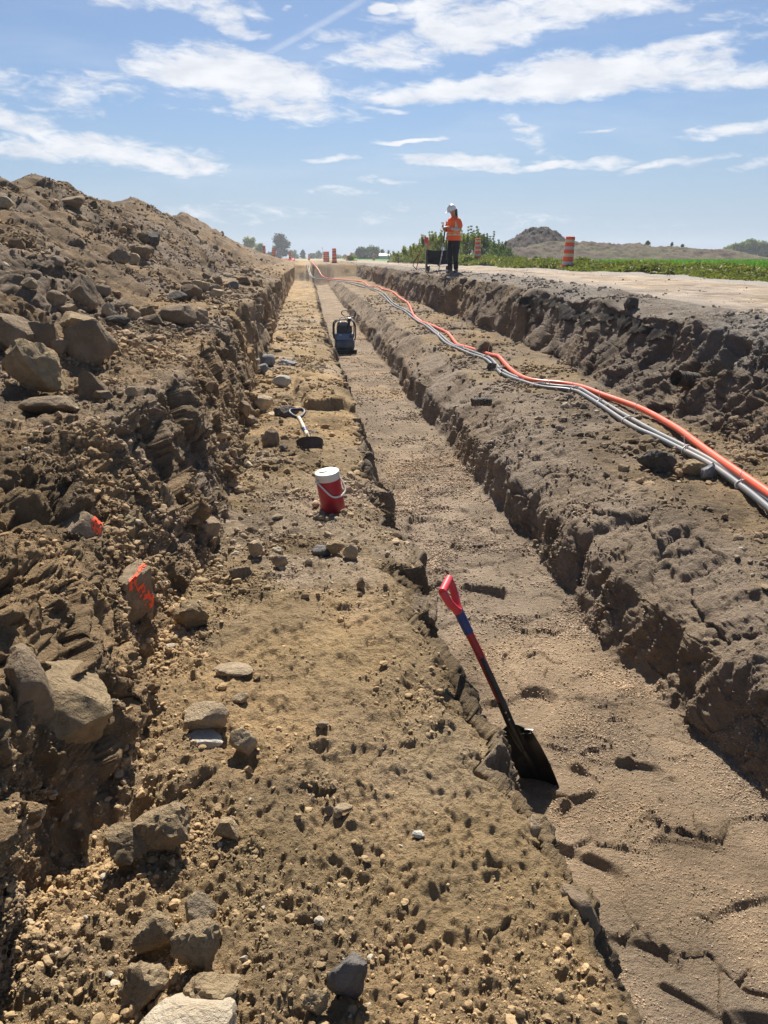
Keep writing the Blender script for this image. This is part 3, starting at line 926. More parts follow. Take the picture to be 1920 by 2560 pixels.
# ------------------------------------------------------------------ insulated jug
def jug():
    b = at_z(721, 1099, 0.0)
    z = surf(b.x, b.y)
    root = empty('water_jug', (b.x, b.y, z - .012), rot=(R(2), R(-9), R(14)))
    tag(root, 'red insulated water jug with white lid and bail handle, tilted on the bare soil ledge', 'jug')
    r = .077
    MB().lathe([(r - .012, 0), (r - .004, .004), (r, .014), (r + .001, .12), (r, .226), (r - .002, .234)], 48).build('body', M['jug_red'], root)
    lid = MB().lathe([(r + .0005, .230), (r + .003, .233), (r + .003, .246), (r + .0005, .248), (r + .0005, .251), (r + .003, .253), (r + .004, .272), (r + .001, .280), (r - .006, .283), (.02, .2835), (.0, .2835)], 48).build('lid', M['jug_white'], root)
    MB().lathe([(.0, .2845), (.026, .2845), (.027, .287), (.024, .2895), (0, .29)], 24, (-.02, .01, 0)).build('pour_cap', M['jug_white'], lid)
    m = MB()
    for (x, y, a) in ((.018, -.02, .5), (.042, -.012, 1.8), (.03, .022, -.4)): m.box((x, y, .2838), (.018, .007, .0014), (0, 0, a))
    m.build('dirt_mark', M['rust'], lid)
    # bail: pivots on both sides of the lid, hanging down to the front right
    hx, hz = r + .006, .238
    P_ = [(-.02, -hx, hz), (.02, -hx - .006, hz - .028), (.072, -hx + .016, hz - .093), (.088, -.02, hz - .112), (.088, .02, hz - .112), (.072, hx - .016, hz - .093), (.02, hx + .006, hz - .028), (-.02, hx, hz)]
    P_ = [Vector(p) for p in P_]
    Rz = Matrix.Rotation(R(-58), 4, 'Z')
    P_ = [Rz @ p for p in P_]
    # push the strap clear of the cylinder
    P2 = []
    for p in bez(P_, 5):
        h = math.hypot(p.x, p.y)
        if h < r + .012: k = (r + .012) / h; p = Vector((p.x * k, p.y * k, p.z))
        P2.append(p)
    MB().tube(P2, .0062, 10, flat=.7).build('bail_handle', M['jug_white'], root)
    for s in (0, -1): MB().lathe([(.011, -.004), (.011, .004), (.004, .006)], 16, P2[s], axis=(P2[s].x, P2[s].y, 0)).build('pivot', M['jug_white'], root)
    return root


jug()

# ------------------------------------------------------------------ shovels
def blade_sheet(w, l, th=.003, dish=.025, point=.02, step=True):
    """square-mouth blade hanging from the origin down -Z; face towards -Y"""
    m = MB()
    def fn(u, v):
        x = (u - .5) * w * (1 - .06 * v)
        zz = -v * l - (point * (1 - (2 * u - 1) ** 2)) * (v > .5) * (v - .5) * 2
        if v < .25:
            zz += (1 - abs(2 * u - 1)) * .05 * (1 - v / .25) - (abs(2 * u - 1) ** 3) * 0
        y = dish * ((2 * u - 1) ** 2) * -1 + .02 * math.sin(v * 2.6) + .008 * math.exp(-((2 * u - 1) / .16) ** 2) * -(1 - v) * 2
        return Vector((x, y, zz))
    m.grid(fn, 22, 20, th)
    if step:
        for s in (-1, 1):
            m.box((s * w * .32, -.016 - .006, .003), (w * .3, .02, .004), (R(-12), 0, 0), .0015)
    return m


def standing_shovel():
    tip = at_z(1178, 1690, -.555); top = at_y(953, 1240, 0)
    # the blade foot stands in the trench; the shaft leans on the soil edge and away to the left
    L_ = 1.02
    d = ray(962, 1262)
    base = Vector((tip.x + .0, tip.y + .02, -.60))
    # solve the distance along the view ray at which the length to the foot is L_
    best = min((abs(((Vector((0, 0, CAM_H)) + d * t) - base).length - L_), t) for t in [1.2 + .004 * k for k in range(900)] if (Vector((0, 0, CAM_H)) + d * t).y > base.y - .05)
    head = Vector((0, 0, CAM_H)) + d * best[1]
    up = (head - base).normalized()
    root = empty('spade', base)
    tag(root, 'long spade with red D grip, blue taped neck and black blade stood in the trench', 'shovel')
    side = Vector((.8, -.5, 0)); side = (side - up * side.dot(up)).normalized(); fw = up.cross(side)
    root.matrix_world = Matrix.Translation(base) @ Matrix((side, fw, up)).transposed().to_4x4()
    bl = .30
    bm_ = blade_sheet(.175, bl, .0032, .022, .012)
    bmesh.ops.translate(bm_.bm, vec=(0, 0, bl), verts=bm_.bm.verts)
    b = bm_.build('blade', M['blade_black'], root)
    for s in (-1, 1): MB().box((s * .072, -.013, bl + .012), (.04, .018, .006), (R(-20), s * .2, 0), .002).build('foot_step', M['steel_worn'], b)
    MB().tube([(0, -.012, bl - .09), (0, -.016, bl - .02), (0, -.012, bl + .06), (0, -.004, bl + .16)], [.010, .017, .0185, .0185], 16).build('socket', M['blade_black'], b)
    for z in (bl + .08, bl + .115): MB().lathe([(.005, 0), (.0045, .003), (.001, .004)], 10, (.012, -.026, z), axis=(.5, -1, 0)).build('rivet', M['steel_worn'], b)
    MB().tube([(0, -.004, bl + .15), (0, 0, bl + .25), (0, .004, bl + .40), (0, .002, bl + .52)], [.0172, .0175, .0175, .017], 16).build('shaft', M['shovel_red'], root)
    MB().tube([(.006, -.010, bl + .12), (.007, -.006, bl + .2), (.007, -.003, bl + .3), (.006, -.002, bl + .37), (.004, 0, bl + .385)], [.014, .014, .0135, .012, .004], 14).build('grip_inlay', M['black_rubber'], root)
    MB().tube([(0, .002, bl + .49), (0, .001, bl + .60)], [.0198, .0205], 16).build('tape_wrap', M['blue_tape'], root)
    # D grip: two cheeks and a cross bar, seen nearly from the side
    g = MB()
    z0 = bl + .585; zt = bl + .715; hw = .052
    for s in (-1, 1):
        g.tube(bez([(0, 0, z0), (s * .012, 0, z0 + .022), (s * .038, 0, z0 + .06), (s * hw, 0, z0 + .1), (s * hw, 0, zt)], 4), [.02] * 4 + [.017] * 12 + [.016], 12, flat=.8)
    g.tube([(-hw - .008, 0, zt), (hw + .008, 0, zt)], .0165, 16)
    grip = g.build('grip', M['shovel_grip'], root)
    # turn the grip about the shaft so that its bar points away from the viewer
    grip.rotation_euler = (0, 0, R(100))
    return root


standing_shovel()


def lying_shovel():
    c = at_z(669, 968, .03)
    z = surf(c.x, c.y)
    root = empty('shovel', (c.x, c.y, z + .045), rz=R(8))
    tag(root, 'old shovel with pale wooden shaft, navy D handle and rusty blade lying on the ledge', 'shovel')
    # blade stands on its edge towards the viewer, shaft runs back
    m = MB()
    def fn(u, v):
        q = 2 * u - 1
        x = q * .112 * (1 - .10 * v)
        return Vector((x, .03 * q * q - .03 - .035 * v, .062 - .018 * q * q - .095 * v - .02 * abs(q) ** 4 * (1 - v)))
    m.grid(fn, 20, 12, .004)
    b = m.build('blade', M['rust'], root)
    MB().tube([(0, -.03, .03), (0, .03, .045), (0, .11, .052)], [.012, .018, .018], 12).build('socket', M['rust'], b)
    Y_ = lambda L: [(x * .8, yy * .62, zz * .85) for (x, yy, zz) in L]
    sh = bez(Y_([(0, .08, .05), (-.004, .2, .062), (-.012, .40, .085), (-.03, .62, .14), (-.04, .70, .155)]), 5)
    MB().tube(sh, [.019] * len(sh), 14).build('shaft', M['wood'], root)
    MB().tube(Y_([(-.0065, .28, .07), (-.011, .40, .085)]), .0208, 14).build('tape_wrap', M['blue_tape'], root)
    g = MB()
    ring = bez([(x + .008, yy * .62 + (.02 if zz > .18 else 0), zz * .85) for (x, yy, zz) in [(-.04, .69, .152), (-.075, .74, .165), (-.105, .80, .19), (-.09, .86, .21), (-.04, .865, .212), (.01, .86, .21), (.025, .80, .19), (-.005, .74, .165), (-.04, .69, .152)]], 5)
    g.tube(ring, .0145, 10, flat=1.0)
    d = g.build('handle', M['navy'], root)
    MB().tube([p + Vector((0, -.004, .0125)) for p in ring], .0045, 6).build('handle_rim', M['pipe_white'], d)
    return root


lying_shovel()

# ------------------------------------------------------------------ vibratory plate compactor in the trench
def compactor():
    b = at_z(744, 754, -.55)
    y = 18.4
    b = at_y(744, 745, y); z = surf(b.x, y, zmax=-.2)
    root = empty('plate_compactor', (b.x, y, z - .01), rz=R(2))
    tag(root, 'blue and black walk-behind plate compactor parked on the sand of the trench floor', 'compactor')
    # base plate turned up at both ends
    m = MB()
    prof = [(-.42, .10), (-.36, .03), (-.30, .0), (.30, .0), (.36, .03), (.42, .10)]
    def fn(u, v):
        t = u * (len(prof) - 1); i = min(int(t), len(prof) - 2); f = t - i
        yy = prof[i][0] * (1 - f) + prof[i + 1][0] * f; zz = prof[i][1] * (1 - f) + prof[i + 1][1] * f
        return Vector(((v - .5) * .5, yy, zz))
    m.grid(fn, 20, 4, .022)
    pl = m.build('base_plate', M['machine_dark'], root)
    MB().box((0, -.33, .075), (.44, .05, .06), bevel=.01).box((0, 0, .085), (.40, .5, .11), bevel=.02).build('exciter_housing', M['machine_dark'], pl)
    c = MB().box((0, -.06, .235), (.42, .46, .2), bevel=.03, seg=3).build('lower_cover', M['machine_navy'], root)
    c2 = MB().box((-.01, -.05, .40), (.40, .42, .17), (R(-4), 0, 0), .03, 3).build('engine_cover', M['machine_blue'], root)
    MB().box((.13, -.267, .43), (.075, .01, .07), bevel=.004).build('air_grille', M['machine_dark'], c2)
    MB().box((-.105, -.268, .465), (.055, .006, .022)).build('label_plate', M['pipe_white'], c2)
    MB().box((0, -.02, .57), (.33, .33, .19), (R(-6), 0, 0), .03, 3).build('engine', M['machine_dark'], root)
    MB().box((-.02, -.02, .69), (.27, .26, .10), (R(-12), R(8), 0), .03, 3).lathe([(.03, 0), (.03, .02), (.012, .025)], 14, (.03, 0, .745)).build('fuel_tank', M['machine_grey'], root)
    # guard frame of bent tube on both sides
    for s in (-1, 1):
        g = MB().tube(bez([(s * .21, -.2, .33), (s * .235, -.21, .42), (s * .235, -.2, .68), (s * .19, -.17, .78), (s * .10, -.12, .82)], 5), .014, 10)
        g.tube(bez([(s * .21, .2, .33), (s * .235, .21, .42), (s * .235, .18, .68), (s * .19, .12, .78), (s * .10, -.12, .82)], 5), .014, 10)
        g.build('guard_frame', M['machine_dark'], root)
    MB().tube([(-.10, -.12, .82), (.10, -.12, .82)], .014, 10).build('guard_bar', M['machine_dark'], root)
    # drawbar rising towards the front right with two loop grips
    d = MB().tube([(.05, -.20, .24), (.07, -.22, .50), (.10, -.16, .78), (.12, -.06, .88)], [.035, .032, .03, .03], 10).build('drawbar', M['machine_dark'], root)
    MB().box((.115, -.08, .83), (.09, .10, .09), (R(20), 0, 0), .015).build('control_head', M['machine_grey'], d)
    l = bez([(.10, -.02, .90), (.0, .0, .91), (-.05, .02, .96), (-.03, .04, 1.02), (.05, .05, 1.035), (.10, .05, 1.03)], 5)
    MB().tube(l, .012, 8).build('loop_grip', M['black_rubber'], d)
    l = bez([(.13, -.02, .88), (.2, 0, .87), (.255, .02, .91), (.26, .04, .98), (.21, .05, 1.03), (.13, .05, 1.035)], 5)
    MB().tube(l, .012, 8).build('loop_grip', M['black_rubber'], d)
    MB().tube(bez([(-.12, -.1, .72), (-.10, -.12, .85), (.0, -.12, .88), (.06, -.13, .80), (.09, -.16, .72)], 5), .007, 6).build('hose', M['black_rubber'], root)
    root.scale = (1.04, .94, .93)
    for x in (-.17, .17):
        MB().lathe([(.035, -.03), (.042, 0), (.035, .03)], 14, (x, -.2, .16)).build('rubber_mount', M['black_rubber'], root)
    return root


compactor()

# ------------------------------------------------------------------ conduits along the right ledge
def z5(p): return ((p[0] / 2.765 + 900) / 1.15732, (p[1] / 2.765 + 700) / 1.15732)
def z4(p): return ((p[0] / 2.304 + 1200) / 1.15732, (p[1] / 2.304 + 900) / 1.15732)
ORG = [(1659, 765), (1550, 690), (1440, 615), (1340, 545), (1250, 480), (1160, 410), (1060, 350), (960, 295), (850, 250), (700, 200), (600, 165), (480, 135), (350, 125), (270, 110), (200, 75), (135, 20)]
ORG5 = [(950, 556), (850, 520), (700, 470), (650, 435), (600, 385), (550, 365), (450, 325), (390, 290), (365, 265), (345, 215), (320, 180), (270, 150), (230, 115), (150, 92)]
G1 = [(1659, 800), (1550, 720), (1400, 620), (1250, 535), (1100, 460), (950, 385), (800, 300), (660, 225), (580, 185), (500, 165), (420, 155), (300, 130), (200, 100), (130, 70)]
G15 = [(980, 640), (930, 590), (880, 560), (780, 520), (680, 480), (600, 440), (540, 400), (480, 350), (420, 310), (370, 275), (310, 235), (250, 210), (220, 185), (180, 135), (130, 100), (60, 75), (0, 45)]
G2 = [(1659, 850), (1550, 760), (1400, 650), (1300, 585), (1150, 510), (1000, 435), (900, 395), (760, 310), (640, 240), (570, 200), (500, 185), (400, 175), (300, 150), (200, 120), (120, 85)]
G25 = [(980, 665), (930, 620), (880, 580), (780, 540), (680, 500), (590, 455), (530, 410), (470, 360), (410, 320), (360, 290), (300, 245), (240, 220), (200, 185), (160, 140), (100, 100), (50, 80)]


def run_path(a, b, lift):
    pts = [at_z(*z4(p), lift) for p in a] + [at_z(*z5(p), lift) for p in b]
    q = pts[0] + (pts[0] - pts[1]).normalized() * 1.6
    return [q] + pts


def conduit(name, label, cat, path, r, mat, tail=None, group=None):
    ly = path[-1].y
    p = bez(path + [t for t in (tail or []) if t.y > ly + 3], 6)
    # ease the sag so that the pipe clears the soil
    out = []
    for q in p:
        z = max(q.z, surf(q.x, q.y) + r * .8) if q.y < 55 and q.x > 1.9 else q.z
        out.append(Vector((q.x, q.y, z)))
    for it in range(9):
        out = [out[0]] + [((a + b * 2 + c) / 4 if it < 6 else Vector((b.x, b.y, (a.z + b.z * 2 + c.z) / 4))) for a, b, c in zip(out, out[1:], out[2:])] + [out[-1]]
    o = MB().tube(out, r, 14).build(name, mat)
    tag(o, label, cat, group)
    return out


tB = [Vector((2.45, 27, .25)), Vector((2.55, 35, .27)), Vector((2.3, 44, .25)), Vector((1.5, 51, .22)), Vector((.55, 55.2, .2)), Vector((.26, 56.4, .5)), Vector((.18, 57.6, 1.1)), Vector((.15, 59, 1.25))]
tO = [Vector((2.75, 40, .27)), Vector((2.4, 47, .25)), Vector((1.6, 53, .22)), Vector((1.1, 55.6, .3)), Vector((.85, 56.6, .75)), Vector((.55, 57.6, 1.1)), Vector((.4, 60, 1.25))]
pth_o = run_path(ORG, [], .13)[:-1]
CO = conduit('conduit', 'thick orange plastic conduit in the foreground beside the grey pair', 'pipe', pth_o + [at_z(*z5((985, 572)), .13), at_z(*z5((950, 556)), .12)] , .029, M['orange_pipe'])
conduit('conduit', 'orange plastic conduit farther along, past the clod bridging the first one', 'pipe', [at_z(*z5(p), .12) for p in [(965, 562)] + ORG5], .028, M['orange_pipe'])
far_o = [at_z(*z5(p), .12) for p in ((160, 96), (145, 82), (120, 74), (80, 74), (40, 50), (10, 28))]
conduit('conduit', 'far orange conduit weaving up to the end wall of the trench', 'pipe', far_o, .03, M['orange_pipe'], tO)
CG1 = conduit('conduit', 'dark grey conduit next to the orange pipe, upper of the tied pair', 'pipe', run_path(G1, G15, .10), .023, M['grey_pipe'], tB)
CG2 = conduit('conduit', 'dark grey conduit on the trench side, lower of the tied pair', 'pipe', run_path(G2, G25, .09), .023, M['grey_pipe'], [v + Vector((-.09, 0, 0)) for v in tB])


def near_pt(path, py):
    return min(path, key=lambda q: abs(q.y - py))


def ties():
    rs = random.Random(4)
    for k, py in enumerate([4.75, 5.75, 6.9, 7.75, 8.5, 8.95, 10.2, 11.3, 12.6, 14.5]):
        a, b = near_pt(CG1, py), near_pt(CG2, py)
        c = (a + b) / 2; w = (a - b)
        if w.length < .02: continue
        u = w.normalized(); f = Vector((u.y, -u.x, 0)).normalized(); up = u.cross(f)
        if up.z < 0: up = -up
        hw = w.length / 2 + .031; m = MB()
        loop = [c + u * hw * math.cos(t) + up * .033 * math.sin(t) for t in [2 * math.pi * i / 20 for i in range(21)]]
        m.tube(loop, .004, 6, caps=False, flat=1.6)
        tw = rs.uniform(-.8, .8)
        e = c + u * (hw if tw > 0 else -hw * .2) + up * .034
        L_ = rs.uniform(.08, .2)
        m.tube([e, e + up * L_ * .5 + f * .02 * tw, e + up * L_ * .9 + f * .05 * tw + u * .03], [.0035, .0032, .002], 6)
        m.box(e, (.014, .010, .009), (0, 0, rs.uniform(0, 3)))
        o = m.build('cable_tie', M['tie'])
        where = ['nearest the camera on', 'with a tall upright tail, second nearest on', 'third nearest on', 'beside the widest gap between orange and', 'just before the bend of', 'lying flat at the bend of', 'first past the bend of', 'second past the bend of', 'third past the bend of', 'farthest visible on'][k]
        tag(o, 'white cable tie %s the grey pipes' % where, 'cable tie', 'cable ties round the grey pipes')


ties()

# ------------------------------------------------------------------ drain-pipe scraps and the torn fabric in the far bank
def pipe_scrap(loc, L_, r, rz, label, tilt=0.0, sub=None):
    m = MB(); n = int(L_ / .028); prof = []
    for i in range(n):
        z = -L_ / 2 + L_ * i / n
        prof += [(r, z), (r, z + .014), (r * .9, z + .018), (r * .9, z + .026)]
    rr = random.Random(3)
    m.lathe(prof, 26, cap=False)
    m.lathe([(r * .86, -L_ / 2), (r * .86, L_ / 2)], 26, cap=False)
    for v in m.bm.verts:
        v.co.x *= 1.06; v.co.y *= .9
        v.co += Vector((rr.uniform(-1, 1), rr.uniform(-1, 1), rr.uniform(-1, 1))) * .003
    o = m.build('drain_pipe_piece', M['pipe_mud'])
    o.rotation_euler = (R(90) + tilt, R(0), rz); o.location = loc
    tag(o, label, 'pipe')
    return o


p = at_y(1500, 676, 7.35)
pipe_scrap((p.x, p.y, surf(p.x, p.y) + .09), .24, .085, R(100), 'short muddy length of corrugated drain pipe lying on the rim beside the road', .15)
p = at_y(1030, 868, 7.7)
pipe_scrap((p.x + .05, p.y, p.z), .2, .05, R(86), 'broken end of corrugated pipe sticking out of the trench wall')


def fabric():
    rs = np.random.RandomState(12)
    m = MB(); n = 170; prev = None; fs = []
    yy = np.linspace(8.2, 13.6, n)
    for i, y in enumerate(yy):
        V, C, bd, ys = (NEARV if y < 8.5 else FARV)[:4]
        row = V[min(int(np.searchsorted(ys, y)), len(ys) - 1)]
        zt = np.interp(y, GY, GZ) - .16 + .04 * math.sin(y * 2.1)
        seg = row[bd[13]:bd[17] + 1]
        drop = max(.03, .08 + .06 * math.sin(y * 5.3) * math.sin(y * 1.9 + 1) + .05 * math.sin(y * 13) + .03 * rs.rand())
        a = seg[int(np.abs(seg[:, 2] - zt).argmin())]
        ring = []
        for j in range(7):
            z = a[2] - drop * j / 6
            k = seg[np.abs(seg[:, 2] - z) < .05]
            x = k[:, 0].min() if len(k) else a[0]
            ring.append([min(x, a[0]) - .012 - .02 * (j / 6), y, z])
        if prev: ring = [[.55 * q[0] + .45 * p.co.x, q[1], q[2]] for q, p in zip(ring, prev)]
        vs = [m.bm.verts.new(q) for q in ring]
        if prev: fs += [m.bm.faces.new((prev[j], vs[j], vs[j + 1], prev[j + 1])) for j in range(6)]
        prev = vs
    bmesh.ops.solidify(m.bm, geom=fs, thickness=.004)
    o = m.build('geotextile_sheet', M['fabric'])
    tag(o, 'torn dark geotextile fabric hanging out of the cut bank under the road', 'fabric')


fabric()
# ------------------------------------------------------------------ rocks one can point at
def rock(px, py, wpx, hpx, mat, label, seed, sub=4, sink=.25, depth=1.0, group=None, clayey=False, sharp=.97, loc=None, face=None, cat='rock', name='rock', rz=None, planes=10, tilt=(0, 0), dims=None, dist=None):
    p = Vector(loc) if loc else at_soil(px, py)
    d = dist or (p - Vector((0, 0, CAM_H))).length
    if group == HG: wpx *= .87; hpx *= .87; sink += .08
    w = wpx * 1.157 / 1923 * d; h = hpx * 1.157 / 1923 * d
    if dims is not None: w = max(dims)
    v, f = rock_shape(seed, sub, planes, 1.0, sharp, .035, .06 if sharp > .9 else .1, clayey=clayey, face=face)
    lo, hi = v.min(0), v.max(0)
    v = (v - (lo + hi) / 2) / (hi - lo)
    s = np.array([w, w * .8 * depth, h * (1.0 + sink * .6)]) if dims is None else np.array(dims)
    v = v * s
    # a little fine relief at true scale
    nn = v / (np.linalg.norm(v, axis=1)[:, None] + 1e-6)
    v = v + nn * (fbm(v.astype(np.float32) + seed, min(w, .3) * .35, 3, seed, .6) * min(w, .4) * (.05 if clayey else .022))[:, None]
    o = np_mesh(name, v, f, M[mat], smooth=True)
    try: o.data.set_sharp_from_angle(angle=R(38))
    except Exception: pass
    o.location = (p.x, p.y + (0 if loc else s[1] * .25), p.z + s[2] * (.5 - sink * .6))
    o.rotation_euler = (tilt[0], tilt[1], rz if rz is not None else (seed * 1.7) % .6 - .3)
    tag(o, label, cat, group)
    return o


HG = 'boulders at the foot of the spoil heap'
rock(197, 783, 118, 98, 'rock_brown', 'largest flat-faced angular boulder at the heap foot, white chip along its lower edge', 11, sink=.12, group=HG, sharp=1.0, planes=7, depth=.45, face=[(.1, -1, .25, .42), (-1, -.1, 0, .75), (.9, 0, .45, .7)])
rock(72, 842, 132, 112, 'rock_soil', 'big rounded lumpy clay boulder at the left edge, in front of the others', 12, clayey=True, sink=.1, group=HG)
rock(18, 762, 120, 92, 'rock_brown', 'boulder cut by the left picture edge with a pale crusted top', 13, sink=.2, group=HG)
rock(92, 765, 72, 72, 'rock_brown', 'squarish brown boulder leaning behind the lumpy clay boulder', 14, sink=.2, group=HG, sharp=1)
rock(162, 722, 90, 50, 'rock_soil', 'long dirt-covered slab lying uphill behind the largest boulder', 15, sink=.2, group=HG)
rock(130, 772, 42, 42, 'rock_brown', 'small rounded boulder wedged between the clay boulder and the largest one', 16, group=HG)
rock(205, 861, 72, 66, 'rock_brown', 'triangular upright boulder standing alone below the largest boulder', 17, sink=.12, group=HG, sharp=1.0, planes=6, depth=.5, face=[(.1, -1, .3, .45), (.8, 0, .6, .55), (-1, 0, .1, .6)])
rock(95, 893, 125, 40, 'rock_brown', 'low long slab half buried below the rounded clay boulder', 18, sink=.35, group=HG)
rock(157, 888, 26, 20, 'rock_pale', 'small light tan stone against the end of the half-buried slab', 19)
rock(222, 864, 40, 18, 'rock_brown', 'flat stone lying in front of the triangular boulder', 20)
rock(383, 702, 76, 40, 'rock_brown', 'long tan block on the bank top, largest in its row', 21, sink=.15, sharp=1.0, planes=8)
rock(436, 697, 30, 24, 'rock_brown', 'small tan stone just right of the long block on the bank top', 22)
rock(233, 690, 27, 34, 'rock_pale', 'pale cube-like block standing on a lens-shaped stone', 23, sink=.1, sharp=1.0, planes=6)
rock(251, 703, 52, 20, 'rock_dark', 'lens-shaped dark stone below the pale cube-like block', 24, sink=.15)
rock(290, 694, 26, 30, 'rock_pale', 'pale wedge-shaped stone between the lens-shaped stone and the long block', 25)
rock(318, 690, 38, 30, 'rock_soil', 'round clay lump right of the pale wedge-shaped stone', 26, clayey=True)
rock(330, 702, 40, 22, 'rock_brown', 'flat brown stone under the round clay lump', 27)
rock(118, 662, 44, 32, 'rock_brown', 'grey-brown rock low on the heap above the dirt-covered slab', 28)
rock(140, 676, 42, 18, 'rock_brown', 'flat slab just below the grey-brown rock on the heap', 29)
rock(176, 655, 66, 60, 'rock_brown', 'large dark slab tipped on edge halfway down the heap', 30, sharp=1.0, planes=7, depth=.8, sink=.5)
rock(61, 622, 32, 20, 'rock_pale', 'pale rounded stone on the left part of the heap', 31)
rock(154, 450, 50, 24, 'rock_brown', 'long stone near the heap crest below its highest bump', 32)
rock(6, 450, 34, 22, 'rock_pale', 'tan rounded stone near the crest at the left picture edge', 33)
rock(254, 566, 46, 26, 'rock_brown', 'brown oblong stone mid heap, left of a paler one', 34)
rock(289, 570, 28, 21, 'rock_pale', 'pale rounded stone mid heap, right of the brown oblong one', 35)
rock(304, 556, 42, 24, 'rock_brown', 'dull stone just above the pale rounded stone mid heap', 36)
rock(322, 528, 42, 26, 'rock_dark', 'dark block high on the right part of the heap', 37)
rock(435, 628, 40, 22, 'rock_pale', 'pale oblong rock on the far bank top, largest of the far cluster', 38)
rock(467, 642, 34, 17, 'rock_pale', 'pale flat rock nearest the trench in the far cluster', 39)
rock(471, 616, 22, 18, 'rock_brown', 'rounded stone right of the pale oblong rock in the far cluster', 40)
rock(447, 604, 20, 16, 'rock_brown', 'small round stone behind the pale oblong rock', 41)
rock(382, 652, 42, 22, 'rock_dark', 'dark stone left of two stacked rocks on the bank top', 42)
rock(414, 650, 44, 34, 'rock_brown', 'brown block leaning on the dark stone on the bank top', 43)
rock(503, 624, 24, 16, 'rock_grey', 'greyish stone beside the far end of the boulder row', 44)
rock(528, 612, 26, 14, 'rock_brown', 'last rounded stone of the far boulder row', 45)
rock(283, 855, 22, 20, 'rock_pale', 'whitish stone among crumbs right of the largest boulder', 46)
# on the ledge
rock(448, 1578, 92, 54, 'rock_pale', 'tan rounded slab on the ledge just behind a white slate', 51, sink=.25)
rock(440, 1612, 66, 36, 'rock_white', 'flat white slate chip lying against the tan rounded slab', 52, sink=.0, sharp=1.0, planes=6, dims=(.13, .09, .03), tilt=(.12, 0))
rock(526, 1632, 58, 56, 'rock_pale', 'tan angular stone right of the white slate on the ledge', 53, sink=.12, sharp=1.0, planes=8)
rock(552, 1204, 34, 38, 'rock_pale', 'pale rounded stone near the left bank foot, below the jug', 54)
rock(606, 1230, 34, 32, 'rock_pale', 'pale stone lying clear of the others in mid ledge', 55, sink=.08)
rock(520, 1250, 50, 26, 'rock_brown', 'long thin stone slanting by the bank foot', 56)
rock(757, 1206, 34, 32, 'rock_pale', 'block-shaped pale stone in the group under the jug', 57, sharp=1.0, planes=6)
rock(727, 1196, 46, 28, 'rock_soil', 'low tan lump in the middle of the group under the jug', 58)
rock(697, 1202, 44, 22, 'rock_grey', 'grey flat-bottomed stone, left of the group under the jug', 59)
rock(780, 1276, 20, 30, 'rock_brown', 'thin brown stone standing on end right of mid ledge', 60)
rock(412, 1362, 72, 62, 'rock_soil', 'large crumbly clay lump at the foot of the painted slab', 61, clayey=True)
rock(752, 2165, 74, 100, 'rock_grey', 'dark grey upright stone at the bottom of the ledge', 64, sink=.2, sharp=.97, planes=13, depth=1.1)
rock(385, 2300, 190, 70, 'rock_cream', 'big pale rust-stained boulder cut off by the bottom picture edge', 63, sink=.15, planes=9)
rock(742, 1758, 40, 14, 'rock_pale', 'thin pale stone chip touching a round pebble in the near ledge', 64, sink=.1, sharp=1)
rock(713, 1762, 24, 20, 'rock_brown', 'round pebble touching the thin pale chip', 65)
rock(520, 1518, 34, 20, 'rock_pale', 'pale egg-shaped pebble up-slope of the tan slab', 66)
rock(608, 838, 40, 26, 'rock_white', 'white flat-topped rock on the far ledge before the wet patch', 67, sharp=1.0, planes=7, sink=.15)
rock(575, 790, 38, 24, 'rock_slate', 'blue-grey boulder against the bank foot on the far ledge', 68)
rock(619, 789, 46, 12, 'rock_slate', 'long flat blue-grey slab beside the blue-grey boulder', 69, sharp=1)
rock(568, 806, 24, 20, 'rock_slate', 'smaller blue-grey stone in front of the blue-grey boulder', 70)
rock(557, 784, 10, 10, 'rock_white', 'small white stone left of the blue-grey boulder', 71)
rock(584, 963, 40, 38, 'rock_brown', 'smooth brown stone left of the lying shovel', 72)
rock(611, 972, 15, 12, 'rock_grey', 'round grey pebble between the smooth brown stone and the shovel', 73)
rock(566, 890, 48, 34, 'rock_pale', 'tan block nearest the dark gap across the ledge', 74, planes=8)
rock(527, 900, 34, 34, 'rock_brown', 'angular brown stone by the bank foot left of the tan block', 75, sharp=1)
rock(540, 925, 36, 30, 'rock_brown', 'slanting brown stone below the angular brown stone', 76)
rock(617, 900, 54, 22, 'rock_dark', 'black ragged clod in front of the dark gap', 77, clayey=True)
rock(605, 738, 18, 12, 'rock_brown', 'small brown stone on the far ledge behind the blue-grey ones', 78)
rock(600, 760, 20, 8, 'rock_pale', 'small pale flat stone on the far ledge', 79)
rock(487, 1812, 52, 38, 'rock_soil', 'smooth rounded clod at the right of the near crumbs', 80)
CG = 'clay lumps at the foot of the left bank'
rock(352, 1855, 110, 104, 'rock_soil', 'tallest broken clay lump beside the shadowed hollow', 81, clayey=True, group=CG, sink=.15)
rock(280, 1872, 92, 68, 'rock_soil', 'clay lump left of the tallest one, in front of the hollow', 82, clayey=True, group=CG, sink=.15)
rock(430, 2010, 60, 66, 'rock_pale', 'smooth tan stone standing between clay lumps near the bottom', 83, sink=.2)
rock(330, 2062, 84, 80, 'rock_soil', 'clay lump left of the smooth tan stone', 84, clayey=True, group=CG, sink=.2)
rock(425, 2098, 92, 90, 'rock_soil', 'split clay lump just below the smooth tan stone', 85, clayey=True, group=CG, sink=.2)
rock(308, 2182, 92, 70, 'rock_soil', 'clay lump lowest on the left, behind the pale boulder', 86, clayey=True, group=CG, sink=.2)
rock(455, 2200, 100, 64, 'rock_soil', 'wide clay lump right of the pale boulder', 87, clayey=True, group=CG, sink=.2)
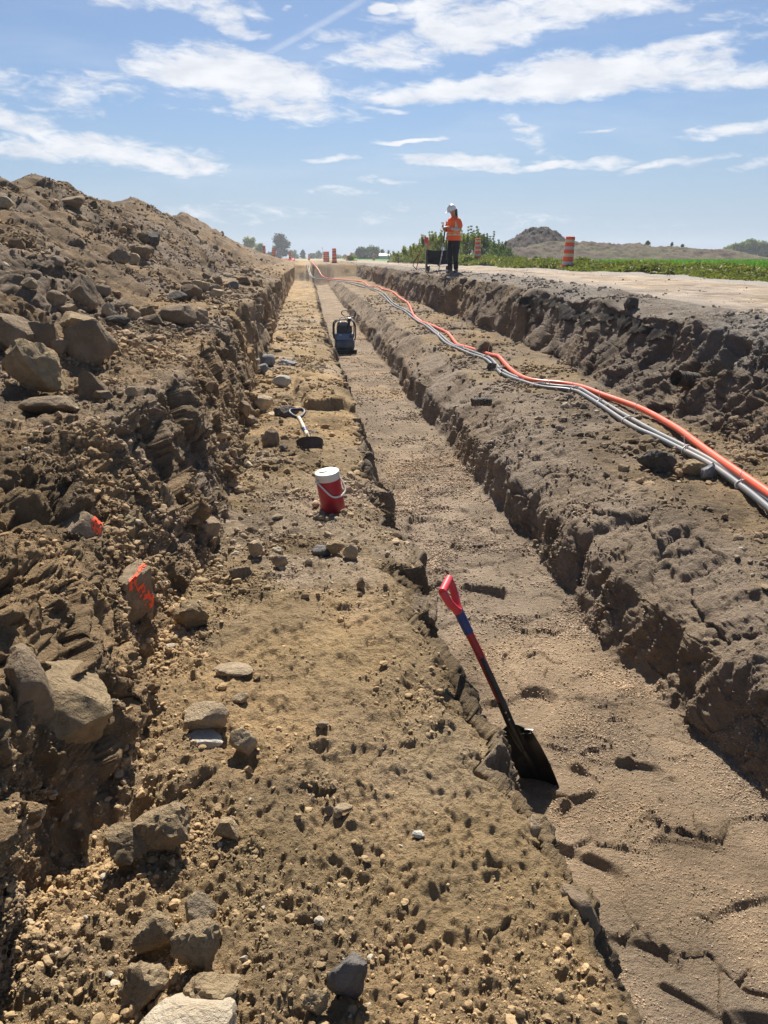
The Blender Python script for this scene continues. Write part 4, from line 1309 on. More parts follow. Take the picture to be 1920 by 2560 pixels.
rock(682, 2195, 50, 48, 'rock_soil', 'crumbly clod left of the dark upright stone', 88, clayey=True, sink=.15)
rock(505, 1458, 70, 20, 'rock_pale', 'thin pale slab set flush in the ledge with its edge lifted', 89, sink=.3, sharp=1, planes=7, dims=(.15, .1, .03))
rock(905, 1810, 26, 14, 'rock_white', 'small whitish chip near the ledge edge below the spade', 90, sharp=1)
rock(696, 1578, 26, 20, 'rock_pale', 'pale pebble alone in mid ledge', 91)
# right ledge
rock(1427, 1020, 74, 46, 'rock_dark', 'dark ragged clod in front of the conduits', 92, clayey=True, sink=.2)
rock(1500, 1028, 56, 32, 'rock_soil', 'brown clod right of the dark ragged one, touching the conduits', 93, clayey=True)
rock(1536, 1036, 34, 34, 'rock_slate', 'blue-grey stone tucked under the grey conduits', 94)
rock(1045, 765, 40, 32, 'rock_brown', 'brown rock at the foot of the far bank behind the conduits', 95)
rock(1063, 800, 22, 16, 'rock_dark', 'dark clod bridging the gap between two orange conduits', 96, clayey=True)
rock(1002, 612, 16, 13, 'rock_dark', 'round dark clod on the rim below the worker', 97)
rock(1023, 614, 20, 10, 'rock_dark', 'flat dark clod on the rim just right of the round one', 98)
rock(1366, 668, 28, 24, 'rock_dark', 'upright dark clod on the rim left of the drain pipe piece', 99)
# stones held in the cut faces
E_ = 'blocks bulging from the near left bank'


def inset(px, py, mat, label, seed, dims, push=(0, 0, 0), **kw):
    """a stone held in a cut face: centred a little behind the surface point seen at the pixel"""
    p = at_soil(px, py)
    kw.setdefault('sharp', 1.0); kw.setdefault('sub', 5)
    return rock(0, 0, 0, 0, mat, label, seed, loc=(p.x + push[0] - dims[0] * .46, p.y + push[1] + .04, p.z + push[2] - dims[2] * .4), dims=dims, **kw)


inset(160, 1590, 'rock_soil', 'huge overhanging block in the near left bank above the shadowed hollow', 101, (.36, .34, .30), (.05, .06, .03), group=E_, planes=8, rz=.3, tilt=(0, .35))
pb = inset(300, 1330, 'rock_brown', 'slab in the left bank with orange spray paint along its right edge', 102, (.19, .32, .42), (.04, .04, .03), group=E_, planes=9, rz=.1, tilt=(0, .25))
pc = inset(190, 1165, 'rock_brown', 'block higher in the left bank with two small dabs of orange paint', 103, (.22, .26, .20), (.02, .05, 0), group=E_, planes=8, rz=-.2)
inset(285, 1160, 'rock_soil', 'rounded bulge of clay just right of the twice-dabbed block', 104, (.22, .30, .26), (.0, .08, 0), group=E_, clayey=True)
inset(385, 1130, 'rock_soil', 'tall clay buttress beside the gap at the bank foot', 105, (.20, .34, .46), (.0, .08, 0), group=E_, clayey=True)
inset(462, 1165, 'rock_brown', 'smooth rounded stone set in the buttress at the bank foot', 106, (.15, .20, .24), (.02, .05, 0), group=E_, sub=4)
inset(62, 1545, 'rock_brown', 'grey vertical clay face at the left picture edge, cracked from top to bottom', 107, (.16, .22, .34), (.02, .06, 0), group=E_, planes=7, rz=.4)
rock(0, 0, 0, 0, 'rock_brown', 'brown stone jutting from the ledge edge below the spade blade', 108, sub=4, loc=(.60, 1.84, -.16), dims=(.14, .2, .17), sharp=1.0, planes=8)
rock(0, 0, 0, 0, 'rock_brown', 'smaller stone jutting from the ledge edge near the bottom right', 109, sub=4, loc=(.66, 1.52, -.12), dims=(.09, .13, .14), sharp=1.0)
rock(0, 0, 0, 0, 'rock_brown', 'brown rock face in the ledge edge left of the spade grip', 110, sub=4, loc=(.50, 3.34, -.14), dims=(.16, .28, .2), clayey=True)


def paint(o, fn, name='paint_mark'):
    """a skin of spray paint: the faces of the rock chosen by fn, lifted 2 mm"""
    me = o.data; co = np.zeros(len(me.vertices) * 3, np.float32); me.vertices.foreach_get('co', co); co = co.reshape(-1, 3)
    cen = np.array([co[list(p.vertices)].mean(0) for p in me.polygons]); nr = np.array([p.normal[:] for p in me.polygons])
    sel = fn(cen, nr)
    vn = np.zeros_like(co); m = MB(); vm = {}
    for i in np.where(sel)[0]:
        vs = []
        for k in me.polygons[i].vertices:
            if k not in vm: vm[k] = m.bm.verts.new(Vector(co[k]) + me.vertices[k].normal * .0025)
            vs.append(vm[k])
        m.bm.faces.new(vs)
    q = m.build(name, M['spray'], o)
    return q


def edge_band(s):
    def fn(c, n):
        w = fbm(c.astype(np.float32), .03, 3, 5) * .035
        t = c[:, 0] * .8 + c[:, 2] * .42 - c[:, 1] * .15 + w
        q = np.percentile(t, [s, s + 6])
        return (t > q[0]) & (t < q[1]) & (fbm(c.astype(np.float32), .012, 2, 9) > -.32)
    return fn


paint(pb, edge_band(91))
def dab(a, b, r, hi):
    def fn(c, n):
        q = fbm(c.astype(np.float32), .02, 3, 7) * .03
        t = c[:, a[0]] * a[1] + c[:, b[0]] * b[1]
        j = int(t.argmax()); d = np.linalg.norm(c - c[j], axis=1) + q
        return (d < r) & (fbm(c.astype(np.float32), .008, 2, 3) > -.25)
    return fn
paint(pc, dab((0, 1), (2, .2), .035, 1))
paint(pc, dab((0, -.4), (2, 1), .04, 1))


# ------------------------------------------------------------------ the worker
def skin_mesh(name, joints, edges, mat, parent, sub=2, root=0):
    me = bpy.data.meshes.new(name)
    me.from_pydata([j[0] for j in joints], edges, [])
    o = bpy.data.objects.new(name, me); COL.objects.link(o); o.parent = parent
    me.materials.append(mat)
    sk = o.modifiers.new('skin', 'SKIN')
    sk.use_smooth_shade = True
    if not me.skin_vertices: 
        bpy.context.view_layer.objects.active = o
    for i, j in enumerate(joints):
        d = me.skin_vertices[0].data[i]
        r = j[1]; d.radius = (r, r) if not isinstance(r, tuple) else r
        d.use_root = (i == root)
    s = o.modifiers.new('sub', 'SUBSURF'); s.levels = s.render_levels = sub
    return o


def worker():
    y = 21.6
    b = at_y(978, 592, y)
    z = surf(b.x, y)
    # local axes: the figure faces -X (to the photo's left) and a little towards the viewer
    root = empty('person', (b.x, y, z - .01), rz=R(24))
    tag(root, 'person in orange hi-vis vest and white hard hat, looking down at a notebook', 'person')
    # facing -X; right arm is towards +Y (far side), left arm towards -Y (viewer)
    J = [((0.02, 0, .95), .10), ((0, 0, 1.12), .13), ((-.01, 0, 1.28), .15), ((-.005, 0, 1.40), .10), ((-.02, 0, 1.47), .055), ((-.05, 0, 1.53), .06),
         ((-.075, 0, 1.60), .088), ((-.06, 0, 1.66), .085),
         # left arm (viewer's side)
         ((0.0, -.17, 1.38), .062), ((.04, -.235, 1.22), .05), ((.03, -.25, 1.12), .044), ((-.10, -.2, 1.14), .038), ((-.22, -.12, 1.17), .028), ((-.27, -.09, 1.18), .026),
         # right arm
         ((0.0, .17, 1.38), .062), ((-.04, .24, 1.22), .05), ((-.08, .25, 1.10), .042), ((-.20, .17, 1.14), .036), ((-.29, .10, 1.22), .028), ((-.31, .08, 1.27), .026),
         # legs
         ((.02, -.08, .88), .075), ((.01, -.10, .68), .065), ((0, -.10, .48), .05), ((.02, -.10, .30), .05), ((.03, -.10, .12), .042), ((.03, -.10, .06), .04),
         ((.02, .08, .88), .075), ((-.02, .10, .68), .065), ((-.04, .11, .48), .05), ((-.02, .115, .30), .05), ((0, .12, .12), .042), ((0, .12, .06), .04),
         ((-.12, -.11, .045), .035), ((-.15, .13, .045), .035)]
    Eg = [(0, 1), (1, 2), (2, 3), (3, 4), (4, 5), (5, 6), (6, 7), (2, 8), (8, 9), (9, 10), (10, 11), (11, 12), (12, 13), (2, 14), (14, 15), (15, 16), (16, 17), (17, 18), (18, 19),
          (0, 20), (20, 21), (21, 22), (22, 23), (23, 24), (24, 25), (0, 26), (26, 27), (27, 28), (28, 29), (29, 30), (30, 31), (25, 32), (31, 33)]
    body = skin_mesh('body', J, Eg, M['skin'], root)
    # fingers
    for (c, d, s) in (((-.27, -.09, 1.18), Vector((-1, .35, .1)), 1), ((-.31, .08, 1.27), Vector((-.5, -.5, .7)), -1)):
        c = Vector(c); d = d.normalized(); sd = d.cross(Vector((0, 0, 1))).normalized()
        for k in range(4):
            o = c + sd * (k - 1.5) * .017 + d * .02
            L_ = (.062, .07, .066, .052)[k]
            dn = Vector((0, 0, -1)) if s > 0 else Vector((-.5, -.3, -.4))
            skin_mesh('finger', [(tuple(o), .0095), (tuple(o + d * L_ * .45), .009), (tuple(o + d * L_ * .75 + dn * .02), .0085), (tuple(o + d * L_ * .8 + dn * .042), .0075)], [(0, 1), (1, 2), (2, 3)], M['skin'], body, 1)
        o = c - sd * .028 * 1
        skin_mesh('thumb', [(tuple(c - d * .01 - sd * .02), .011), (tuple(o + d * .02), .010), (tuple(o + d * .05 + Vector((0, 0, .01))), .0085)], [(0, 1), (1, 2)], M['skin'], body, 1)
    # face: looks down and left
    hd = MB()
    hd.tube([(-.150, 0, 1.615), (-.170, 0, 1.588), (-.152, 0, 1.577)], [.009, .014, .008], 10)
    hd.build('nose', M['skin'], body)
    for s in (-1, 1):
        MB().lathe([(.001, -.01), (.011, -.006), (.012, 0), (.009, .007), (.001, .01)], 12, (-.142, s * .031, 1.617)).build('eye', M['hair'], body)
        MB().lathe([(.001, -.006), (.02, -.004), (.022, .002), (.01, .006)], 12, (-.065, s * .088, 1.60), axis=(.2, s, 0)).build('ear', M['skin'], body)
    MB().box((-.150, 0, 1.555), (.012, .042, .008), bevel=.003).build('mouth', M['shovel_red'], body)
    # hair: cap and a tail down the back of the neck
    skin_mesh('hair', [((-.02, 0, 1.66), .09), ((.025, 0, 1.60), .07), ((.05, -.01, 1.52), .045), ((.065, -.02, 1.42), .035), ((.07, -.03, 1.34), .018)], [(0, 1), (1, 2), (2, 3), (3, 4)], M['hair'], root)
    # trousers follow the legs
    skin_mesh('trousers', [((.02, 0, 1.02), .15), ((.02, 0, .91), .175), ((.02, -.085, .83), .125), ((.01, -.10, .66), .105), ((0, -.10, .48), .078), ((.02, -.10, .30), .072), ((.03, -.10, .10), .074),
                           ((.02, .085, .83), .125), ((-.02, .10, .66), .105), ((-.04, .11, .48), .078), ((-.02, .115, .30), .072), ((0, .12, .10), .074)],
              [(0, 1), (1, 2), (2, 3), (3, 4), (4, 5), (5, 6), (1, 7), (7, 8), (8, 9), (9, 10), (10, 11)], M['trousers'], root)
    for (x, yy, s) in ((.03, -.10, 1), (0, .12, -1)):
        bt = skin_mesh('boot', [((x + .02, yy, .15), .058), ((x + .02, yy, .06), .055), ((x - .07, yy - .005, .052), .05), ((x - .15, yy - .01, .045), .046)], [(0, 1), (1, 2), (2, 3)], M['boots'], root)
    # shirt with short sleeves, then the vest over it
    shirt = skin_mesh('shirt', [((.02, 0, .90), (.16, .125)), ((.0, 0, 1.05), (.175, .14)), ((-.01, 0, 1.24), (.185, .15)), ((-.01, 0, 1.37), (.15, .11)), ((-.02, 0, 1.44), .07),
                        ((0.0, -.175, 1.385), .085), ((.035, -.235, 1.24), .072), ((.035, -.25, 1.15), .066), ((0.0, .175, 1.385), .085), ((-.04, .24, 1.24), .072), ((-.07, .25, 1.15), .066)],
              [(0, 1), (1, 2), (2, 3), (3, 4), (3, 5), (5, 6), (6, 7), (3, 8), (8, 9), (9, 10)], M['hivis_shirt'], root)
    slv = skin_mesh('sleeve', [((.03, -.25, 1.135), .05), ((-.10, -.2, 1.14), .046), ((-.2, -.13, 1.165), .036)], [(0, 1), (1, 2)], M['barrel_grey'], root)

    def shell(rx, ry, z0, z1, mat, name, par, a0=0, a1=360, flare=0.0, th=.008, cx=.0, nz=8):
        m = MB()
        def fn(u, v):
            a = R(a0 + (a1 - a0) * u); zz = z0 + (z1 - z0) * v
            k = 1 + flare * (1 - v)
            wv = 1 + .025 * math.sin(a * 7 + v * 3) * (1 - v)
            return Vector((cx + rx * k * wv * math.cos(a), ry * k * wv * math.sin(a), zz))
        m.grid(fn, 44, nz, th)
        return m.build(name, mat, par)
    vest = shell(.155, .2, .86, 1.36, M['hivis'], 'vest', root, 0, 359, .10, cx=-.0)
    cap = MB()
    def fn2(u, v):
        a = 2 * math.pi * u; k = 1 - .72 * v ** 1.6
        return Vector((-.012 * v + .150 * k * math.cos(a), .195 * k * math.sin(a) * (1 + .12 * math.sin(v * 3)), 1.36 + .105 * v ** .75))
    cap.grid(fn2, 36, 8, .008)
    cap.build('vest_shoulder', M['hivis'], vest)
    shell(.160, .207, 1.0, 1.06, M['reflective'], 'reflective_band', vest, 0, 359, .06, .004, nz=2)
    shell(.162, .209, 1.062, 1.074, M['lime_trim'], 'band_trim', vest, 0, 359, .055, .003, nz=1)
    shell(.163, .210, .986, .998, M['lime_trim'], 'band_trim', vest, 0, 359, .06, .003, nz=1)
    for (a, wd) in ((248, 15), (112, 15)):
        shell(.158, .205, 1.07, 1.37, M['reflective'], 'reflective_stripe', vest, a - wd / 2, a + wd / 2, .05, .004)
        shell(.160, .207, 1.07, 1.37, M['lime_trim'], 'stripe_trim', vest, a - wd / 2 - 3.5, a - wd / 2 - .2, .05, .003)
        shell(.160, .207, 1.07, 1.37, M['lime_trim'], 'stripe_trim', vest, a + wd / 2 + .2, a + wd / 2 + 3.5, .05, .003)
    # hard hat, tilted with the head
    h = MB()
    prof = []
    for k in range(9):
        t = k / 8 * math.pi / 2
        prof.append((.128 * math.cos(t) ** .8, .135 * math.sin(t)))
    h.lathe(prof, 32)
    def brim(u, v):
        a = 2 * math.pi * u
        ext = .012 + .065 * max(0, -math.cos(a)) ** 2
        rr = .128 + ext * v
        return Vector((rr * math.cos(a) * 1.06, rr * math.sin(a), -.012 * v))
    h.grid(brim, 48, 3, .004)
    h.tube([(-.10, 0, .085), (-.02, 0, .142), (.06, 0, .125)], [.01, .014, .01], 8)
    hat = h.build('hard_hat', M['hat_white'], root)
    hat.location = (-.085, 0, 1.635); hat.rotation_euler = (0, R(-24), 0)
    # notebook and pencil
    nb = MB().box((-.30, -.02, 1.20), (.15, .20, .012), (0, R(-12), R(-10)), .002).build('notebook', M['paper'])
    nb.parent = None; nb.matrix_world = root.matrix_basis
    tag(nb, 'open white notebook held in the hands of the person in orange', 'notebook')
    return root


worker()


# ------------------------------------------------------------------ folding cart and tools beside the worker
def cart():
    y = 25.6
    b = at_y(947, 588, y); z = surf(b.x, y) - .01
    root = empty('folding_cart', (b.x, y, z), rz=R(-6))
    tag(root, 'black canvas folding cart on four wheels standing left of the worker', 'cart')
    W, D, zb, zt = .62, .5, .22, .55
    m = MB()
    for (x0, y0_, x1, y1_) in ((-W / 2, -D / 2, W / 2, -D / 2), (W / 2, -D / 2, W / 2, D / 2), (W / 2, D / 2, -W / 2, D / 2), (-W / 2, D / 2, -W / 2, -D / 2)):
        def fn(u, v, x0=x0, y0_=y0_, x1=x1, y1_=y1_):
            sag = .07 * math.sin(math.pi * u)
            return Vector((x0 + (x1 - x0) * u, y0_ + (y1_ - y0_) * u, (zb - sag * (1 - v) * .8) + (zt - zb - .02 * math.sin(math.pi * u)) * v))
        m.grid(fn, 12, 5, .006)
    m.box((0, 0, zb - .03), (W * .96, D * .96, .01))
    m.build('basket', M['canvas'], root)
    f = MB()
    for sx in (-1, 1):
        for sy in (-1, 1): f.tube([(sx * (W / 2 + .012), sy * (D / 2 + .012), .12), (sx * (W / 2 + .012), sy * (D / 2 + .012), zt + .01)], .011, 8)
    f.box((0, 0, .15), (.02, D + .03, .02)).tube([(-W / 2, -D / 2 - .012, .14), (W / 2, -D / 2 - .012, .14)], .009, 8).tube([(-W / 2, D / 2 + .012, .14), (W / 2, D / 2 + .012, .14)], .009, 8)
    f.build('frame', M['machine_dark'], root)
    w0 = None
    for sx in (-1, 1):
        for sy in (-1, 1):
            if w0 is None:
                w0 = MB().lathe([(.03, -.03), (.062, -.03), (.075, -.02), (.075, .02), (.062, .03), (.03, .03)], 24, axis=(0, 1, 0)).build('wheel', M['black_rubber'], root)
                hb = MB().lathe([(.001, -.034), (.034, -.034), (.034, .034), (.001, .034)], 18, axis=(0, 1, 0)).build('rim', M['barrel_grey'], w0)
                w = w0
            else:
                w = w0.copy(); COL.objects.link(w); w.parent = root
                c = w0.children[0].copy(); COL.objects.link(c); c.parent = w
            w.location = (sx * (W / 2 - .02), sy * (D / 2 + .01), .075)
            w.rotation_euler = (0, 0, 0 if sx > 0 else R(70))
    hd = MB().tube([(W / 2 - .12, -D / 2 - .05, .30), (W / 2 - .12, -D / 2 - .02, .70), (W / 2 - .12, -D / 2, .97)], [.014, .012, .011], 10).build('pull_handle', M['machine_dark'], root)
    MB().tube(bez([(W / 2 - .2, -D / 2, .96), (W / 2 - .17, -D / 2, 1.02), (W / 2 - .10, -D / 2, 1.03), (W / 2 - .06, -D / 2, 1.0), (W / 2 - .07, -D / 2, .95), (W / 2 - .12, -D / 2, .94)], 4), .012, 8).build('grip', M['black_rubber'], hd)
    # staff leaning on the cart
    s = MB().tube([(-.03, -.55, .0), (.06, -.42, .45), (.12, -.36, .98)], [.012, .014, .014], 10).build('survey_staff', M['barrel_grey'])
    root.scale = (1.17, 1.17, 1.17)
    s.matrix_world = Matrix.Translation(root.location) @ Euler(root.rotation_euler).to_matrix().to_4x4() @ Matrix.Scale(1.17, 4)
    j = MB().box((.055, -.435, .42), (.035, .035, .05), bevel=.006).box((.035, -.46, .32), (.03, .03, .03), bevel=.005).build('clamp', M['pipe_white'], s)
    j2 = MB().tube([(.09, -.39, .72), (.13, -.35, 1.04)], .019, 10).build('grip', M['machine_dark'], s)
    tag(s, 'grey staff with clamps leaning against the black folding cart', 'staff')
    # hand tool with red shaft
    t = MB().tube([(-.47, -.3, .0), (-.42, -.22, .22), (-.36, -.12, .50)], .012, 8).build('shaft', M['shovel_red'])
    q = at_y(934, 588, 27.2)
    r2 = empty('hand_tool', (q.x, 27.2, surf(q.x, 27.2)), rz=R(-6)); t.parent = r2; r2.scale = (1.2, 1.2, 1.2)
    MB().tube([(-.36, -.12, .50), (-.345, -.10, .57)], .018, 8).build('handle', M['machine_grey'], r2)
    MB().tube([(-.47, -.3, .02), (-.56, -.26, .12), (-.52, -.2, .25), (-.40, -.15, .40)], .011, 8).build('brace', M['machine_dark'], r2)
    tag(r2, 'small red and black hand tool propped up left of the cart', 'tool')
    # stake with pink flagging standing behind the cart
    st = empty('marker_stake', (root.location.x - .32, root.location.y + .6, z)); st.scale = (1.2, 1.2, 1.2)
    MB().box((0, 0, .42), (.035, .02, .84), bevel=.002).build('stake', M['wood'], st)
    fl = MB()
    fl.grid(lambda u, v: Vector((.05 * math.cos(u * 6.1) + .01 * math.sin(v * 9), .04 * math.sin(u * 6.1), .72 + .14 * v + .012 * math.sin(u * 12))), 18, 5, .003)
    fl.build('flagging', M['pink'], st)
    f2 = MB(); f2.grid(lambda u, v: Vector((.03 + .05 * u + .015 * math.sin(v * 6), .01 * math.sin(v * 4), .74 - .26 * v)), 3, 8, .003)
    f2.build('flagging', plain('faded_orange_flagging', (.75, .3, .17), .7), st)
    tag(st, 'wooden stake wrapped in pink flagging behind the black cart', 'stake')


cart()


# ------------------------------------------------------------------ construction barrels
def make_barrel():
    root = empty('traffic_barrel')
    H_ = 1.08
    R0, R1 = .20, .155
    rad = lambda t: R0 + (R1 - R0) * t
    bands = [(0, .16, 'barrel_orange', 0), (.16, .27, 'barrel_grey', 1), (.27, .40, 'barrel_orange', 0), (.40, .51, 'barrel_yellow', 1), (.51, .62, 'barrel_orange', 0), (.62, .72, 'barrel_grey', 1), (.72, .83, 'barrel_orange', 0), (.83, .92, 'barrel_yellow', 1), (.92, 1.0, 'barrel_orange', 0)]
    bd = MB(); rb = []
    prof = [(rad(0) + .01, 0)]
    for (a, b, mt, inset) in bands:
        k = -.008 if inset else .0
        prof += [(rad(a) + k, a * H_ + .004), (rad(b) + k, b * H_ - .004)]
    prof += [(rad(1) - .01, H_ + .008), (rad(1) - .04, H_ + .012), (.02, H_ + .012)]
    body = bd.lathe(prof, 28).build('body', M['barrel_orange'], root)
    for (a, b, mt, inset) in bands:
        if inset:
            MB().lathe([(rad(a) - .004, a * H_ + .006), (rad(b) - .004, b * H_ - .006)], 28, cap=False).build('reflective_band', M[mt], body)
    MB().lathe([(.30, 0), (.31, .012), (.29, .045), (.22, .055), (.21, .06)], 24).build('rubber_base', M['black_rubber'], root)
    return root


BAR0 = make_barrel()
BG = 'orange construction barrels'
bars = [  # px (1659 reading), depth y, label, lean, dz
    (1225.5, 27.0, 'nearest orange striped barrel, at the weedy right road edge', (R(0), R(2.5)), 0),
    (1031, 44.0, 'orange striped barrel in front of the bushes right of the worker', (0, 0), .36),
    (722.5, 63.0, 'tallest-looking orange barrel on the rim near the trench vanishing point', (0, 0), .06),
    (708, 86.0, 'right barrel of the touching pair left of the tall one', (0, 0), 0),
    (702.5, 87.0, 'left barrel of the touching pair left of the tall one', (0, R(-2)), 0),
    (592.5, 88.0, 'orange barrel left of the trench end beside the collapsed barrier', (0, 0), 0),
    (627.5, 108.0, 'orange barrel left of the trench, right end of the collapsed barrier', (0, 0), 0),
    (668, 150.0, 'small distant orange barrel straight above the trench end', (0, 0), 0),
    (759.5, 115.0, 'orange barrel with dark top by the low green bush', (0, 0), 0),
    (744.5, 190.0, 'left of two tiny faded barrels between the tall one and the bush', (0, 0), 0),
    (748.5, 200.0, 'right of two tiny faded barrels between the tall one and the bush', (0, 0), 0),
    (807.5, 128.0, 'lone distant barrel in mid road', (0, 0), 0),
    (572, 96.0, 'orange barrel whose top shows over the heap tail', (0, 0), .1)]
for i, (px, y, lab, lean, dz) in enumerate(bars):
    o = BAR0 if i == 0 else copy_tree(BAR0)
    p = at_y(px, 570, y)
    z = surf(p.x, y) if (p.x < 9 and y < 130) else 1.10
    o.location = (p.x, y, z + dz + (0 if dz else -.02)); o.rotation_euler = (lean[0], lean[1], 0)
    tag(o, lab, 'barrel', BG)


def barrier():
    """collapsed orange snow fence on the ground beyond the heap tail"""
    m = MB(); rs = random.Random(8)
    a, b = at_y(596, 566, 90), at_y(634, 567, 104)
    n = 60; g = []
    for j in range(5):
        row = []
        for i in range(n + 1):
            t = i / n
            p = a.lerp(b, t)
            h = .22 + .18 * math.sin(t * 17) * math.sin(t * 5) + .1 * rs.random()
            row.append(m.bm.verts.new((p.x + .25 * math.sin(j * 1.3 + t * 20), p.y + .5 * j / 4 * math.sin(t * 9), 1.08 + h * math.sin(math.pi * (j + .4) / 4.8))))
        g.append(row)
    fs = [m.bm.faces.new((g[j][i], g[j][i + 1], g[j + 1][i + 1], g[j + 1][i])) for j in range(4) for i in range(n)]
    bmesh.ops.solidify(m.bm, geom=fs, thickness=.02)
    tag(m.build('barrier_netting', M['barrel_orange']), 'collapsed orange barrier netting on the ground between two barrels', 'barrier')


barrier()
# ------------------------------------------------------------------ field, mounds, plants, far trees
def leaf_mat(name, c1, c2, sc=4):
    m, t = new_mat(name)
    vc = t.n('ShaderNodeVertexColor', layer_name='Col')
    out = t.n('ShaderNodeOutputMaterial')
    d = t.n('ShaderNodeBsdfPrincipled'); t.t.links.new(vc.outputs[0], d.inputs['Base Color']); d.inputs['Roughness'].default_value = .55
    d.inputs['Specular IOR Level'].default_value = .3
    tr = t.n('ShaderNodeBsdfTranslucent')
    br = t.mix(1.0, vc.outputs[0], (1.25, 1.35, .7, 1), 'MULTIPLY')
    t.t.links.new(br, tr.inputs['Color'])
    mx = t.n('ShaderNodeMixShader'); mx.inputs[0].default_value = .42
    t.t.links.new(d.outputs[0], mx.inputs[1]); t.t.links.new(tr.outputs[0], mx.inputs[2])
    t.t.links.new(mx.outputs[0], out.inputs[0])
    return m


M['leaf'] = leaf_mat('leaf', None, None)
M['bark'] = plain('bark', (.12, .095, .07), .9, .3, 12, bstr=.5)
M['green_ground'] = None


def leaves(pos, size, cols, rs, elong=1.8, droop=.3, up=.0):
    """one diamond-shaped leaf per position (2 triangles folded on the midrib)"""
    n = len(pos)
    d = rs.normal(size=(n, 3)); d[:, 2] = d[:, 2] * (1 - up) + up * 2.2; d /= np.linalg.norm(d, axis=1)[:, None]
    s = rs.normal(size=(n, 3)); s -= d * (s * d).sum(1)[:, None]; s /= np.linalg.norm(s, axis=1)[:, None]
    nn = np.cross(d, s)
    L_ = size[:, None] * elong; w = size[:, None] * .5
    a = pos - d * L_ * .5; b = pos + s * w + nn * w * .3; c = pos + d * L_ * .5 - np.array([0, 0, 1]) * L_ * droop * .3; e = pos - s * w + nn * w * .3
    V = np.stack([a, b, c, e], 1).reshape(-1, 3)
    k = np.arange(n) * 4
    F = np.concatenate([np.stack([k, k + 1, k + 2], 1), np.stack([k, k + 2, k + 3], 1)])
    return V, F, np.repeat(cols, 4, 0)


def tree(px, top, basepx_w, y, label, kind, name='tree', group=None, z0=1.05, seed=1, n=3500, cat='tree', leaf=.16, low=.12, multi=1):
    rs = np.random.RandomState(seed)
    b = at_y(px, 570, y); tp = at_y(px, top, y)
    H_ = tp.z - z0; Wd = basepx_w * 1.157 / 1923 * y
    root = empty(name, (b.x, y, z0))
    tag(root, label, cat, group)
    # limbs
    m = MB(); tips = []
    base_r = max(.03, H_ * .022)
    for s in range(multi):
        x0 = rs.uniform(-.2, .2) * Wd * (multi > 1)
        top_ = Vector((x0 + rs.uniform(-.06, .06) * Wd, rs.uniform(-.1, .1) * Wd, H_ * .86))
        pts = bez([(x0, 0, -.1), (x0 + rs.uniform(-.03, .03) * Wd, 0, H_ * .3), (x0 + rs.uniform(-.05, .05) * Wd, 0, H_ * .6), top_], 3)
        m.tube(pts, [base_r * (1 - .85 * i / len(pts)) for i in range(len(pts))], 7)
        nb = 22 // multi + 4
        for k in range(nb):
            t = low + (.95 - low) * (k + rs.rand()) / nb
            i = min(int(t * (len(pts) - 1)), len(pts) - 2)
            a = pts[i].lerp(pts[i + 1], t * (len(pts) - 1) - i)
            if kind == 'cone': prof = (1 - t) * 1.05 + .12
            elif kind == 'round': prof = math.sqrt(max(0, 1 - ((t - .5) / .55) ** 2))
            else: prof = .35 + .65 * math.sin(min(t * 1.15, 1) * math.pi) ** .7
            rad = Wd * .5 * prof * rs.uniform(.55, 1.0)
            an = rs.uniform(0, 6.283)
            e = a + Vector((math.cos(an) * rad, math.sin(an) * rad, H_ * rs.uniform(.02, .13)))
            m.tube([a, a.lerp(e, .5) + Vector((0, 0, H_ * .02)), e], [base_r * .35 * (1 - t * .5), base_r * .2, base_r * .06], 5)
            tips += [(a.lerp(e, f), (1.1 - f * .35)) for f in (.45, .75, 1.0)]
    if name == 'bush':                      # loose sprigs standing above the mass
        for k in range(26):
            a = Vector((rs.uniform(-.5, .5) * Wd, rs.uniform(-.3, .3) * Wd, H_ * rs.uniform(.45, .75)))
            e = a + Vector((rs.uniform(-.12, .12), rs.uniform(-.1, .1), H_ * rs.uniform(.2, .5)))
            m.tube([a, e], [.006, .002], 4)
            tips += [(a.lerp(e, f), .22) for f in (.4, .6, .8, 1.0)]
    m.build('trunk', M['bark'], root)
    tips = tips or [(Vector((0, 0, H_ * .5)), 1)]
    idx = rs.randint(0, len(tips), n)
    cen = np.array([tips[i][0][:] for i in idx])
    cl = Wd * .105 * np.array([tips[i][1] for i in idx])[:, None]
    off = rs.normal(size=(n, 3)) * cl * np.array([1, 1, .75])
    pos = cen + off
    pos[:, 2] = np.clip(pos[:, 2], .05, None)
    tone = {'light': ((.13, .18, .045), (.29, .31, .10)), 'mid': ((.05, .09, .03), (.12, .16, .05)), 'dark': ((.025, .042, .022), (.05, .072, .03)), 'silver': ((.09, .11, .06), (.15, .165, .095)), 'yellow': ((.15, .17, .03), (.24, .24, .06))}
    return root, pos, rs, tone


def grow(px, top, w, y, label, kind, tone, **kw):
    root, pos, rs, tn = tree(px, top, w, y, label, kind, **kw)
    n = len(pos); a, b = tn[tone]
    cl = rs.rand(n, 1) * .55 + .45 * (vnoise(pos[:, 0] * 1.3 / max(.2, w * y / 1600 * .2), pos[:, 1], pos[:, 2] * 1.3 / max(.2, w * y / 1600 * .2), 3)[:, None] * .5 + .5)
    c = np.array(a) * (1 - cl) + np.array(b) * cl
    V, F, C = leaves(pos, rs.uniform(.6, 1.3, n) * kw.get('leaf', .16), c, rs)
    np_mesh('crown', V, F, M['leaf'], root, smooth=False, colors=C)
    return root


